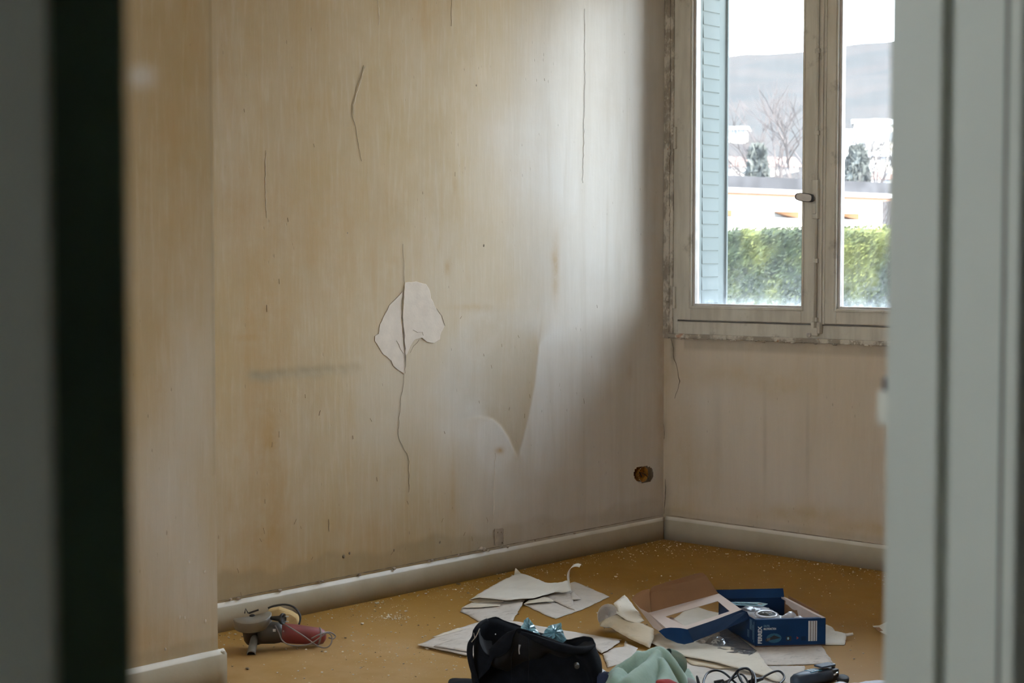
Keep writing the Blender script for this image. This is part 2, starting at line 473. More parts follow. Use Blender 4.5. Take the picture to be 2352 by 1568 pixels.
def tube(path, r, n=8, caps=True):
    path = [Vector(p) for p in path]; V = []; Fc = []
    rr = r if isinstance(r, (list, tuple)) else [r] * len(path)
    t0 = (path[1] - path[0]).normalized()
    u = t0.orthogonal().normalized()
    for i, p in enumerate(path):
        a = path[max(0, i - 1)]; b = path[min(len(path) - 1, i + 1)]
        t = (b - a); t = t.normalized() if t.length > 1e-9 else t0
        u = (u - t * u.dot(t));
        u = u.normalized() if u.length > 1e-6 else t.orthogonal().normalized()
        w = t.cross(u)
        for k in range(n):
            an = 2 * PI * k / n
            V.append(p + (u * math.cos(an) + w * math.sin(an)) * rr[i])
    for i in range(len(path) - 1):
        for k in range(n):
            a = i * n + k; b = i * n + (k + 1) % n
            Fc.append((a, b, b + n, a + n))
    if caps:
        Fc.append(tuple(reversed(range(n)))); Fc.append(tuple((len(path) - 1) * n + k for k in range(n)))
    return V, Fc


def catmull(pts, k=8, closed=False):
    pts = [Vector(p) for p in pts]; out = []; n = len(pts)
    for i in range(n - 1 if not closed else n):
        g = lambda j: pts[j % n] if closed else pts[max(0, min(n - 1, j))]
        p0, p1, p2, p3 = g(i - 1), g(i), g(i + 1), g(i + 2)
        for s in range(k):
            t = s / k
            out.append(0.5 * ((2 * p1) + (p2 - p0) * t + (2 * p0 - 5 * p1 + 4 * p2 - p3) * t * t + (3 * p1 - p0 - 3 * p2 + p3) * t ** 3))
    if not closed: out.append(pts[-1])
    return out


def lathe(prof, c=(0, 0, 0), axis=(0, 0, 1), n=24, a0=0.0, a1=2 * PI, ref=None):
    """prof: list of (radius, height along axis)"""
    ax = Vector(axis).normalized(); c = Vector(c)
    u = Vector(ref) if ref is not None else ax.orthogonal()
    u = (u - ax * u.dot(ax)).normalized(); w = ax.cross(u); V = []; Fc = []
    full = abs(a1 - a0 - 2 * PI) < 1e-6; m = n if full else n + 1
    for r, h in prof:
        for k in range(m):
            an = a0 + (a1 - a0) * k / n
            V.append(c + ax * h + (u * math.cos(an) + w * math.sin(an)) * r)
    for i in range(len(prof) - 1):
        for k in range(n):
            a = i * m + k; b = i * m + (k + 1) % m if full else i * m + k + 1
            Fc.append((a, b, b + m, a + m))
    return V, Fc


def ribbon(path, widths, side):
    """flat ribbon: path points, widths, side vectors (or one)"""
    V = []; Fc = []
    for i, p in enumerate(path):
        w = widths[i] if isinstance(widths, (list, tuple)) else widths
        s = side[i] if isinstance(side, list) else side
        V += [Vector(p) - Vector(s) * w / 2, Vector(p) + Vector(s) * w / 2]
    for i in range(len(path) - 1): Fc.append((2 * i, 2 * i + 1, 2 * i + 3, 2 * i + 2))
    return V, Fc


def ico(c, r, sub=1, jit=0.0, squash=(1, 1, 1), seed=0):
    bm = bmesh.new(); bmesh.ops.create_icosphere(bm, subdivisions=sub, radius=1.0); rnd = random.Random(seed)
    V = []
    for v in bm.verts:
        k = 1 + rnd.uniform(-jit, jit)
        V.append(Vector((v.co.x * squash[0], v.co.y * squash[1], v.co.z * squash[2])) * r * k + Vector(c))
    Fc = [tuple(v.index for v in f.verts) for f in bm.faces]; bm.free(); return V, Fc


def grid_obj(name, m, origin, du, dv, nu, nv, normal, holes=None, parent=None, displace=None, marks=None, **kw):
    """fine plane grid with numpy; marks(px,py,X,Y,Z)->(R,G,B) masks"""
    o = np.array(origin, dtype=np.float64); du = np.array(du); dv = np.array(dv); nrm = np.array(normal)
    I, J = np.meshgrid(np.arange(nu + 1), np.arange(nv + 1), indexing='ij')
    pts = o + I[..., None] * du + J[..., None] * dv; pts = pts.reshape(-1, 3)
    px, py = proj_np(pts[:, 0], pts[:, 1], pts[:, 2])
    mk = marks(px, py, pts[:, 0], pts[:, 1], pts[:, 2]) if marks else None
    if displace is not None:
        d = displace(px, py, pts[:, 0], pts[:, 1], pts[:, 2]); pts = pts + d[:, None] * nrm
    i = np.arange(nu)[:, None]; j = np.arange(nv)[None, :]; a = i * (nv + 1) + j
    q = np.stack([a, a + nv + 1, a + nv + 2, a + 1], -1).reshape(-1, 4)
    if holes is not None:
        cpx = px[q].mean(1); cpy = py[q].mean(1); q = q[~holes(cpx, cpy)]
    if np.dot(np.cross(du, dv), nrm) < 0: q = q[:, ::-1]
    me = bpy.data.meshes.new(name)
    me.vertices.add(len(pts)); me.vertices.foreach_set('co', pts.astype(np.float32).ravel())
    me.loops.add(q.size); me.loops.foreach_set('vertex_index', q.astype(np.int32).ravel())
    me.polygons.add(len(q)); me.polygons.foreach_set('loop_start', np.arange(0, q.size, 4, dtype=np.int32))
    me.polygons.foreach_set('loop_total', np.full(len(q), 4, dtype=np.int32))
    me.polygons.foreach_set('use_smooth', np.ones(len(q), dtype=bool))
    me.update(calc_edges=True)
    if mk is not None:
        at = me.color_attributes.new('marks', 'FLOAT_COLOR', 'POINT')
        c = np.ones((len(pts), 4), dtype=np.float32)
        for k in range(3): c[:, k] = np.clip(mk[k], 0, 1)
        at.data.foreach_set('color', c.ravel())
    me.materials.append(M[m])
    ob = bpy.data.objects.new(name, me); COL.objects.link(ob)
    if parent: ob.parent = parent
    return props(ob, **kw)


def sdf_poly(px, py, poly):
    """signed distance, positive inside"""
    P_ = np.array(poly, dtype=np.float64); n = len(P_); d = np.full(px.shape, 1e9); ins = np.zeros(px.shape, dtype=bool)
    for k in range(n):
        ax, ay = P_[k]; bx, by = P_[(k + 1) % n]
        ex, ey = bx - ax, by - ay; wx, wy = px - ax, py - ay
        t = np.clip((wx * ex + wy * ey) / (ex * ex + ey * ey + 1e-9), 0, 1)
        d = np.minimum(d, (wx - ex * t) ** 2 + (wy - ey * t) ** 2)
        c = ((ay > py) != (by > py)) & (px < ex * (py - ay) / (ey if abs(ey) > 1e-9 else 1e-9) + ax)
        ins ^= c
    return np.where(ins, 1, -1) * np.sqrt(d)


def blob(px, py, x, y, sx, sy, a): return a * np.exp(-0.5 * (((px - x) / sx) ** 2 + ((py - y) / sy) ** 2))


def sstep(v, a, b):
    t = np.clip((v - a) / (b - a), 0, 1); return t * t * (3 - 2 * t)


def fbm_wave(a, b, seed, n=10, fmin=0.5, fmax=4.0):
    r = np.random.RandomState(seed); s = np.zeros_like(a)
    for _ in range(n):
        f = r.uniform(fmin, fmax); th = r.uniform(0, PI); ph = r.uniform(0, 6.28)
        s += np.sin(f * (a * math.cos(th) + b * math.sin(th)) * 2 * PI + ph) / f
    return s / n


# ================================================================== STRUCTURE
CEIL = 2.86
DX = 4.02           # hallway face of the door wall
DR = 3.92           # room face of the door wall
PIER = 0.58; PIER_Y = -3.035


def floor_marks(px, py, X, Y, Z):
    vis = (py > 900)
    R = blob(px, py, 800, 1530, 260, 50, 0.95) + blob(px, py, 620, 1580, 200, 60, 0.8) + blob(px, py, 860, 1440, 140, 40, 0.35)
    R += blob(px, py, 900, 1478, 70, 8, 0.5) + blob(px, py, 1650, 1420, 200, 60, 0.15) + blob(px, py, 1990, 1510, 80, 50, 0.25)
    return np.where(vis, R, 0.25), R * 0, R * 0


fl = grid_obj('floor', 'floor', (0, -4.2, 0), (0.04, 0, 0), (0, 0.04, 0), 98, 105, (0, 0, 1), marks=floor_marks, kind='structure')
mesh('floor_board', [b2(-0.3, -6.35, -0.12, DX, 0.0, -0.002), b2(DX, -8.65, -0.12, 5.6, 0.0, -0.002)], 'floor', fl)

# ---- left wall
HOLE = (1478, 1089, 22, 19)


def lw_hole(px, py):
    x, y, a, b = HOLE
    return (np.abs((px - x) / a) ** 2.6 + np.abs((py - y) / b) ** 2.6) < 1.0


VEDGE = [(1040, 985), (1066, 966), (1100, 957), (1130, 961), (1150, 977), (1168, 1005), (1188, 1050), (1200, 1010), (1215, 950), (1228, 880),
         (1236, 800), (1244, 730), (1252, 640), (1250, 500), (1180, 300), (1240, 100), (1300, -60), (1600, -60), (1600, 1300), (1150, 1320), (1120, 1200), (1080, 1080)]


def lw_marks(px, py, X, Y, Z):
    s = sdf_poly(px, py, VEDGE)
    sharp = sstep(py, 690, 800) * (1 - sstep(py, 1030, 1120)) * sstep(px, 1075, 1130)
    wd = 85 * (1 - sharp) + 2.2 * sharp
    G = 0.12 + 0.85 * (1 / (1 + np.exp(-np.clip(s / wd * 2, -30, 30))))
    G += blob(px, py, 1180, 330, 170, 260, 0.25) + blob(px, py, 1000, 900, 130, 160, 0.22) + blob(px, py, 800, 1010, 260, 150, 0.10)
    pink = sdf_poly(px, py, [(1110, 700), (1240, 740), (1230, 850), (1210, 960), (1188, 1048), (1160, 985), (1120, 950), (1060, 960), (1000, 900), (1040, 780)])
    G += 0.30 * sstep(pink, -30, 25) * (1 - sstep(s, -3, 0) )
    R = np.zeros_like(px)
    for b in [(600, 690, 40, 130, .45), (745, 610, 120, 160, .40), (620, 1150, 28, 230, .32), (570, 776, 18, 5, .8), (1275, 612, 6, 48, .75),
              (1028, 612, 5, 14, .8), (1085, 706, 40, 6, .35), (1147, 1034, 7, 5, .9), (1040, 1130, 5, 70, .45), (985, 35, 30, 45, .40),
              (545, 470, 22, 60, .5), (1045, 425, 4, 14, .6), (620, 1000, 16, 60, .4), (800, 480, 160, 80, .25), (560, 1000, 60, 200, .25),
              (700, 180, 60, 160, .22), (850, 1230, 60, 30, .25), (600, 1240, 50, 60, .35), (1120, 740, 30, 50, .28), (1445, 855, 5, 12, .3),
              (1520, 880, 10, 200, .45), (1505, 500, 7, 160, .25)]:
        R += blob(px, py, *b)
    B = np.zeros_like(px)
    for k in range(9):
        B += blob(px, py, 585 + k * 28, 862 - k * 2.2 + (k % 2) * 5, 14, 9, 0.75 - 0.05 * k)
    B += 0.24 * sstep(pink, -25, 20) * (1 - sstep(s, -3, 0))
    # darker, unpapered strip above the baseboard
    top = 1384 - 0.1935 * (px - 500)
    h = top - py; edge = 58 - (px - 500) * 0.018 + 9 * np.sin(px / 37.0) + 5 * np.sin(px / 13.0)
    B += (0.50 - 0.30 * sstep(px, 900, 1350)) * (1 - sstep(h, edge - 9, edge + 9)) * (h > -40)
    B += blob(px, py, 1440, 1188, 90, 10, 0.2)
    R += 0.35 * (1 - sstep(h, edge - 12, edge + 20)) * (px < 1000)
    return R, G, B


def lw_disp(px, py, X, Y, Z):
    d = 0.0035 * fbm_wave(Y, Z, 3, 12, 0.4, 2.5) + 0.0006 * fbm_wave(Y, Z, 5, 10, 4, 14)
    s = sdf_poly(px, py, VEDGE)
    d += 0.0016 * sstep(s, -2, 2) * sstep(py, 690, 800) * (1 - sstep(py, 1030, 1120)) * sstep(px, 1060, 1110)
    for k in range(9): d -= blob(px, py, 585 + k * 28, 862 - k * 2.2, 9, 6, 0.0012)
    return d * sstep(-Y, 0.0, 0.08)


STEP = 0.0065
ny = int(3.15 / STEP); nz = int(CEIL / STEP) + 1
wall_left = grid_obj('wall_left', 'plaster', (0, 0, 0), (0, -STEP, 0), (0, 0, STEP), ny, nz, (1, 0, 0),
                     holes=lw_hole, displace=lw_disp, marks=lw_marks, kind='structure')
mesh('wall_core', [b2(-0.30, -6.3, 0, -0.09, 0.3, CEIL), b2(-0.09, -6.3, 0, -0.004, -0.45, CEIL), b2(-0.09, -0.45, 0.45, -0.004, 0.3, CEIL),
                   b2(-0.09, -0.45, 0, -0.004, 0.0, 0.26), b2(-0.09, -0.05, 0.2, -0.004, 0.3, 0.5)], 'blank_wall', wall_left)
# recessed box of the missing socket
hc = P(1478, 1089, x=0.0)
V, Fc = lathe([(0.036, 0.0), (0.0345, -0.012), (0.034, -0.050), (0.0, -0.052)], (0, hc.y, hc.z), (1, 0, 0), 20)
sk = mesh('socket_recess', (V, Fc), 'socket', wall_left, smooth=True)
mesh('wire', [tube(catmull([(-0.05, hc.y + .01, hc.z + .01), (-0.02, hc.y - .012, hc.z + .015), (-0.008, hc.y - .005, hc.z - .008), (-0.02, hc.y + .012, hc.z - .016)], 5), 0.0022, 6),
              tube(catmull([(-0.05, hc.y - .01, hc.z), (-0.018, hc.y + .005, hc.z + .006), (0.003, hc.y + .024, hc.z - .012), (0.004, hc.y + .030, hc.z - .026)], 5), 0.0016, 6)],
     'dark_rubber', wall_left, smooth=True)
rag = []
for k in range(22):
    an = 2 * PI * k / 22; rr = 0.0365 + random.uniform(-0.001, 0.003)
    rag.append(ico((0.001, hc.y + rr * math.cos(an), hc.z + rr * math.sin(an)), random.uniform(0.0012, 0.0032), 1, 0.3, (0.35, 1, 1), k))
mesh('broken_plaster_rim', rag, 'patch', wall_left)


def wall_line(name, pts, w, m='crack', off=0.0012, plane='x', jit=1.2, parent=None, pw=None):
    """thin crack following photo points on a wall"""
    path = []
    for i in range(len(pts) - 1):
        (x0, y0), (x1, y1) = pts[i], pts[i + 1]; L = math.hypot(x1 - x0, y1 - y0); n = max(1, int(L / 9))
        for k in range(n): path.append((x0 + (x1 - x0) * k / n, y0 + (y1 - y0) * k / n))
    path.append(pts[-1]); Wd = []; W = []
    for i, (x, y) in enumerate(path):
        x += random.uniform(-jit, jit)
        p = P(x, y, x=0.0) if plane == 'x' else (P(x, y, y=0.0) if plane == 'y' else P(x, y, x=PIER))
        if plane == 'y': p.y -= off
        else: p.x += off
        W.append(p); e = min(1, i / 4, (len(path) - 1 - i) / 4) * 0.8 + 0.2
        Wd.append(w * e * random.uniform(0.35, 1.5))
    side = Vector((0, 1, 0)) if plane != 'y' else Vector((1, 0, 0))
    if abs(pts[-1][0] - pts[0][0]) > abs(pts[-1][1] - pts[0][1]): side = Vector((0, 0, 1))
    V, Fc = ribbon(W, Wd, side)
    return mesh(name, (V, Fc), m, parent, solid=0.0012, offset=0)


PX = 0.0016
wall_line('crack', [(835, 150), (822, 195), (808, 240), (808, 262), (818, 300), (830, 370)], 0.42 * PX, parent=wall_left)
wall_line('crack_lip', [(838, 152), (825, 197), (811, 242), (811, 262)], 1.4 * PX, 'crack_light', parent=wall_left, off=0.002)  # raised lip, its highlight put in as a paler colour
wall_line('crack', [(924, 560), (928, 600), (929, 650)], 0.4 * PX, parent=wall_left)
wall_line('crack', [(927, 655), (922, 690), (922, 720), (926, 760), (929, 800), (929, 857)], 2.2 * PX, parent=wall_left, off=0.0042)
wall_line('crack', [(929, 857), (921, 910), (916, 960), (914, 1005), (938, 1050), (939, 1130)], 0.4 * PX, parent=wall_left)
wall_line('crack', [(1343, 20), (1343, 180), (1340, 330), (1338, 420)], 0.42 * PX, parent=wall_left)
wall_line('crack', [(611, 345), (609, 420), (612, 500)], 0.8 * PX, 'crack_light', parent=wall_left)
wall_line('crack', [(1037, 0), (1036, 60)], 0.8 * PX, parent=wall_left)
wall_line('crack_lip', [(867, 0), (870, 30), (869, 58)], 1.6 * PX, 'crack_light', parent=wall_left, off=0.002)
wall_line('crack', [(755, 1192), (755, 1220)], 1.6 * PX, parent=wall_left)
wall_line('crack', [(1135, 1215), (1136, 1252)], 2.0 * PX, parent=wall_left)
wall_line('crack', [(1155, 1214), (1156, 1249)], 1.4 * PX, parent=wall_left)
wall_line('crack_lip', [(1137, 1040), (1135, 1120), (1132, 1200)], 1.6 * PX, 'crack_light', parent=wall_left, off=0.0015)
for x, y, r in [(1111, 564, 3.2), (1094, 196, 2.4), (1143, 1222, 2.5), (1135, 1218, 2.8), (1151, 1222, 2.2), (1153, 1246, 3), (798, 535, 1.5), (803, 1270, 3), (790, 1277, 4), (905, 1263, 3), (1010, 1245, 3)]:
    p = P(x, y, x=0.0)
    mesh('nail_hole', ico((0.0005, p.y, p.z), r * PX, 1, 0.25, (0.3, 1, 1.3), int(x)), 'crack', wall_left)


rn = random.Random(21)
for x, y, L, dx in [(605, 1212, 14, 2), (608, 1146, 10, 1), (596, 1236, 8, 4), (680, 1192, 12, -5), (690, 1208, 6, 2), (545, 1305, 10, 3), (552, 1360, 8, 2), (718, 1278, 7, -3), (905, 1262, 12, -8), (935, 1150, 8, 2),
                    (1017, 1190, 9, -3), (1068, 1222, 8, -4), (1083, 1232, 10, 2), (1117, 1188, 9, 3), (865, 1095, 10, 1), (700, 905, 9, 1), (625, 1015, 12, -2), (640, 990, 14, 1), (735, 942, 12, -3), (810, 1000, 8, 1), (850, 960, 8, 3),
                    (1110, 812, 6, 1), (1152, 790, 7, 0), (1190, 770, 6, 2), (1060, 726, 6, -3), (1128, 838, 8, 1), (1215, 905, 9, 2), (1170, 935, 7, -2), (1100, 920, 6, 1), (1020, 990, 6, 2), (1205, 950, 10, -1), (1340, 915, 12, 1), (1285, 880, 8, -2),
                    (1370, 700, 7, 1), (1440, 870, 12, 0), (970, 440, 6, 1), (1045, 395, 10, -1), (560, 250, 8, 1), (720, 330, 8, 2), (660, 500, 9, 1), (1250, 180, 6, 1), (975, 690, 7, 1), (640, 640, 12, 1), (612, 700, 16, 1)]:
    wall_line('nick', [(x, y), (x + dx, y + L)], rn.uniform(1.2, 2.6) * PX, 'nick', parent=wall_left, jit=0.6, off=0.0014)


def wall_poly(name, pts, m, th, parent, plane='x', base=0.0, jit=0.8):
    pp = []
    for i in range(len(pts)):
        (x0, y0), (x1, y1) = pts[i], pts[(i + 1) % len(pts)]; L = math.hypot(x1 - x0, y1 - y0); n = max(1, int(L / 7))
        for k in range(n): pp.append((x0 + (x1 - x0) * k / n + random.uniform(-jit, jit), y0 + (y1 - y0) * k / n + random.uniform(-jit, jit)))
    W = [P(x, y, x=base) if plane == 'x' else P(x, y, y=base) for x, y in pp]
    nv = Vector((1, 0, 0)) if plane == 'x' else Vector((0, -1, 0)); n = len(W)
    V = [w - nv * 0.006 for w in W] + [w + nv * th for w in W]
    cen = sum(W, Vector()) / n
    V += [cen + (w - cen) * 0.985 + nv * (th + 0.0004) for w in W]
    Fc = [(i, (i + 1) % n, n + (i + 1) % n, n + i) for i in range(n)] + [(n + i, n + (i + 1) % n, 2 * n + (i + 1) % n, 2 * n + i) for i in range(n)]
    Fc.append(tuple(range(2 * n, 3 * n)))
    o = mesh(name, (V, Fc), m, parent)
    bm = bmesh.new(); bm.from_mesh(o.data); bmesh.ops.recalc_face_normals(bm, faces=bm.faces)
    bmesh.ops.triangulate(bm, faces=[f for f in bm.faces if len(f.verts) > 4]); bm.to_mesh(o.data); bm.free()
    return o


wall_poly('plaster_patch', [(924, 670), (905, 690), (893, 702), (884, 720), (872, 745), (868, 767), (861, 772), (860, 783), (880, 813), (898, 828), (903, 840), (914, 850),
                            (928, 859), (929, 815), (924, 770), (921, 735), (921, 700)], 'patch', 0.0022, wall_left)
wall_poly('plaster_patch', [(929, 648), (955, 647), (978, 653), (984, 662), (989, 684), (1001, 708), (1013, 724), (1021, 748), (1012, 762), (1009, 779), (996, 788),
                            (978, 784), (968, 776), (951, 779), (942, 794), (934, 812), (930, 815), (926, 765), (924, 720), (926, 690)], 'patch', 0.0030, wall_left)
wall_poly('bare_cement_strip', [(1136, 1214), (1154, 1213), (1156, 1250), (1137, 1253)], 'cement', 0.0006, wall_left)
wall_line('crack', [(948, 757), (958, 763), (968, 762), (972, 770)], 1.8 * PX, parent=wall_left, off=0.0042)
wall_line('crack', [(940, 810), (948, 795), (962, 780), (975, 781)], 1.2 * PX, parent=wall_left, off=0.0042)
wall_line('crack', [(1001, 708), (1013, 724), (1021, 748)], 1.6 * PX, parent=wall_left, off=0.0042)
wall_line('crack', [(910, 782), (918, 800), (925, 812)], 1.2 * PX, parent=wall_left, off=0.0032)

for pts in ([(1468, 1016), (1473, 1012), (1476, 1018), (1471, 1027), (1467, 1035), (1472, 1034)], [(1481, 1012), (1483, 1026), (1488, 1014), (1489, 1027)], [(1491, 1026), (1501, 1028)]):
    wall_line('pencil_mark', pts, 0.5 * PX, parent=wall_left, jit=0.2, off=0.0016)

# ---- pier in front of the left wall


def pier_marks(px, py, X, Y, Z):
    G = 0.22 + blob(px, py, 360, 1150, 50, 150, 0.35) + blob(px, py, 440, 900, 40, 130, 0.25) + blob(px, py, 325, 175, 22, 18, 0.9) + blob(px, py, 450, 1350, 60, 120, 0.25)
    R = blob(px, py, 380, 300, 60, 180, .3) + blob(px, py, 350, 800, 40, 160, .25) + blob(px, py, 430, 600, 30, 120, .2) + blob(px, py, 360, 1480, 60, 40, 0.35)
    top = 1497 + 0.23 * (499 - px); h = top - py
    B = 0.35 * (1 - sstep(h, 30, 48)) + 0.55 * np.exp(-np.abs(px - (482 + py * 0.0105)) / 2.5) * (py < 1090)
    return R, G, B


wall_pier = grid_obj('wall_near_left', 'plaster', (PIER, PIER_Y, 0), (0, -0.008, 0), (0, 0, 0.008), 388, int(CEIL / 0.008) + 1, (1, 0, 0),
                     marks=pier_marks, displace=lambda px, py, X, Y, Z: 0.002 * fbm_wave(Y, Z, 9, 10, 0.5, 3), kind='structure')
mesh('wall_core', [b2(0.02, -6.15, 0, PIER - 0.006, PIER_Y - 0.001, CEIL), b2(PIER - 0.01, -6.15, 0, PIER, PIER_Y - 3.10, CEIL)], 'blank_wall', wall_pier)
for i, (x, y) in enumerate([(413, 1417), (425, 1418), (472, 1425), (435, 1290), (380, 1490), (470, 1312)]):
    p = P(x, y, x=PIER)
    mesh('plaster_nick', ico((PIER + 0.0005, p.y, p.z), 0.006, 1, 0.35, (0.35, 0.45, 1), i), 'crack_light', wall_pier)


# ---- baseboards: rounded top profile swept along the wall
def baseboard(name, a, b, nrm, hgt=0.102, th=0.018, end=False, lumps=()):
    a = Vector(a); b = Vector(b); nrm = Vector(nrm); L = (b - a).length; t = (b - a) / L; n = int(L / 0.03)
    prof = [(0.0, 0.0), (th, 0.0), (th + .0008, hgt * 0.5), (th, hgt - 0.015), (th - 0.0025, hgt - 0.012), (0.006, hgt - 0.001), (0.003, hgt), (0.0, hgt - 0.002)]
    V = []; Fc = []; k = len(prof)
    for i in range(n + 1):
        for j, (d, z) in enumerate(prof):
            w = noise.noise(Vector((i * 0.31 + a.x, j * 0.4, a.y))) * (0.0012 if j > 1 else 0)
            w2 = noise.noise(Vector((i * 0.9, j * 2.4, 5 + a.y))) * (0.0010 if j > 3 else 0)
            V.append(a + t * (L * i / n) + nrm * (d + w) + Vector((0, 0, z + w2)))
    for i in range(n):
        for j in range(k - 1): q = i * k + j; Fc.append((q, q + k, q + k + 1, q + 1))
    Fc.append(tuple(range(k - 1, -1, -1))); Fc.append(tuple(n * k + j for j in range(k)))
    o = mesh(name, (V, Fc), 'baseboard', None, smooth=True, kind='structure')
    bm = bmesh.new(); bm.from_mesh(o.data); bmesh.ops.recalc_face_normals(bm, faces=bm.faces); bm.to_mesh(o.data); bm.free()
    return o


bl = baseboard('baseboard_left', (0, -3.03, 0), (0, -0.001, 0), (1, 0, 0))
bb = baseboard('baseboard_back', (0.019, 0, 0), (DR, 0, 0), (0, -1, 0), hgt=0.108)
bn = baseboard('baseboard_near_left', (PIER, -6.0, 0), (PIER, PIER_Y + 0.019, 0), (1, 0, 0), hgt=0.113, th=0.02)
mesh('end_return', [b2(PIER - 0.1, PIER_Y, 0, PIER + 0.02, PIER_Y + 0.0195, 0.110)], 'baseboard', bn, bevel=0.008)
for i, (x, dy, r) in enumerate([(530, -2, 4), (550, 0, 5), (643, -1, 5), (735, -2, 5.5), (742, -2, 4), (826, -1, 4), (906, 0, 4.5), (986, -1, 3.5), (993, -2, 5), (1024, -1, 3.5), (1054, -2, 4),
                                (1105, -8, 7), (1112, -4, 7), (1123, 0, 5), (1152, -2, 5), (1167, 0, 4.5), (1230, -2, 3), (1320, -1, 3.5)]):
    y = 1384 - 0.1935 * (x - 500) + dy
    p = P(x, y, x=0.010)
    mesh('plaster_lump', ico((0.009, p.y, p.z), r * PX, 1, 0.35, (0.8, 1.1, 0.8), i), 'putty', bl)
# dark joints above the baseboards
wall_line('joint', [(x, 1380 - 0.1935 * (x - 500) - 1) for x in range(500, 1521, 60)], 1.4 * PX, off=0.004, parent=wall_left, jit=0)

# ---- back wall (with the window)
SILL = 0.958; WX0, WX1 = 0.028, 2.42; WTOP = 2.76


def bw_marks(px, py, X, Y, Z):
    G = 0.42 + 0 * px; R = 0 * px; B = 0 * px
    for b in [(1700, 900, 90, 60, .3), (1610, 940, 40, 60, .25), (1760, 1060, 80, 90, .3), (1900, 1130, 120, 60, .25), (1650, 1090, 60, 60, .15)]: G += blob(px, py, *b)
    for b in [(1530, 850, 10, 60, .45), (1560, 1000, 30, 60, .3), (1790, 890, 60, 20, .35), (1830, 1180, 80, 14, .6), (1600, 1080, 40, 40, .22), (1990, 1215, 80, 14, .55), (1560, 1170, 30, 20, .5), (1650, 860, 120, 18, .3)]: R += blob(px, py, *b)
    seam = 772 + 0.038 * (px - 1523)
    B += 0.45 * (1 - sstep(py - seam, 22, 34)) * (px > 1570) + blob(px, py, 1546, 800, 4, 26, 1.0)
    B += blob(px, py, 1757, 1020, 3, 80, .35) + blob(px, py, 1855, 1020, 3, 90, .30) + blob(px, py, 1650, 1010, 6, 60, .18) + blob(px, py, 1530, 1150, 8, 50, .5) + blob(px, py, 1523, 985, 6, 25, .6)
    top = 1186 + 0.137 * (px - 1523); B += 0.22 * (1 - sstep(top - py, 14, 26))
    return R, G, B


wall_back = grid_obj('wall_back', 'plaster_back', (0, 0, 0), (0.008, 0, 0), (0, 0, SILL / 120), int(DR / 0.008), 120, (0, -1, 0), marks=bw_marks,
                     displace=lambda px, py, X, Y, Z: (0.003 * fbm_wave(X, Z, 4, 12, 0.5, 3)) * sstep(X, 0.0, 0.08), kind='structure')
mesh('wall_core', [b2(-0.3, 0.004, -0.9, DR + 0.15, 0.34, SILL - 0.001), b2(-0.3, 0, SILL - 0.001, WX0, 0.34, 3.0), b2(WX1, 0, SILL - 0.001, DR + 0.15, 0.34, 3.0), b2(WX0, 0, WTOP, WX1, 0.34, 3.0)],
     'blank_wall', wall_back)
mesh('outer_render', [b2(-4.0, 0.30, -0.9, -0.301, 0.36, 3.0), b2(4.1, 0.30, -0.9, 8.0, 0.36, 3.0)], 'stone', wall_back)
wall_line('crack', [(1540, 775), (1547, 800), (1546, 815), (1552, 835), (1556, 850), (1561, 875), (1556, 895), (1550, 915)], 1.8 * PX, plane='y', parent=wall_back)
wall_line('crack', [(1528, 1100), (1529, 1120), (1528, 1160), (1526, 1180)], 3.0 * PX, plane='y', parent=wall_back)
wall_line('crack', [(1524, 970), (1527, 985), (1525, 1008)], 3.5 * PX, plane='y', parent=wall_back)
wall_line('joint', [(x, 1181 + 0.137 * (x - 1523)) for x in range(1530, 2050, 50)], 1.4 * PX, plane='y', off=0.004, parent=wall_back, jit=0.3)
wall_line('joint', [(1521, y) for y in range(800, 1180, 30)], 1.8 * PX, plane='y', off=0.003, parent=wall_back, jit=0.5)

mesh('ceiling', [b2(-0.3, -6.35, CEIL, DX, 0.34, CEIL + 0.15), b2(DX, -8.65, CEIL, 5.6, 0.34, CEIL + 0.15)], 'ceiling', kind='structure')

# ---- window
win = empty('window_1', (0, 0, 0), kind='structure')
FY = 0.012
# rough plaster and timber trim between the wall corner and the frame, under it, and above
mesh('trim_strip', [b2(0.001, -0.012, SILL - 0.01, 0.034, 0.06, WTOP), b2(0.034, -0.006, SILL + 0.01, 0.052, 0.06, WTOP)], 'wintrim', win, bevel=0.003)
lump = []
for k in range(46):
    z = SILL + 0.01 + k * 0.034 + random.uniform(-.01, .01)
    lump.append(ico((0.026 + random.uniform(-.008, .008), -0.010, z), random.uniform(0.006, 0.014), 1, 0.3, (0.8, 0.5, 1.8), k))
mesh('plaster_ridge', lump, 'wintrim', win)
fr = mesh('frame', [b2(0.052, 0.0, SILL + 0.0, 0.078, 0.075, WTOP), b2(1.604, 0.0, SILL, 1.64, 0.075, WTOP), b2(2.37, 0.0, SILL, 2.42, 0.075, WTOP), b2(0.078, 0.0, WTOP - 0.06, 2.37, 0.075, WTOP),
                    b2(0.052, 0.002, SILL + 0.012, 2.38, 0.075, 1.030), b2(0.07, 0.0585, 1.02, 2.38, 0.075, 1.055), b2(0.07, 0.0585, 1.02, 0.095, 0.075, WTOP - .02), b2(1.590, 0.0585, 1.02, 1.61, 0.075, WTOP - .02)], 'winpaint', win, bevel=0.003)
mesh('sill_edge', [b2(0.034, -0.016, SILL - 0.006, 2.42, 0.0, SILL + 0.014)], 'wintrim', win, bevel=0.004)
frag = []
for k in range(60):
    frag.append(ico((0.05 + k * 0.0262 + random.uniform(-.01, .01), -0.016, SILL - 0.004 + random.uniform(-.004, .003)), random.uniform(0.003, 0.007), 1, 0.3, (1.8, 0.5, 0.8), k))
mesh('plaster_ridge', frag, 'wintrim', win)
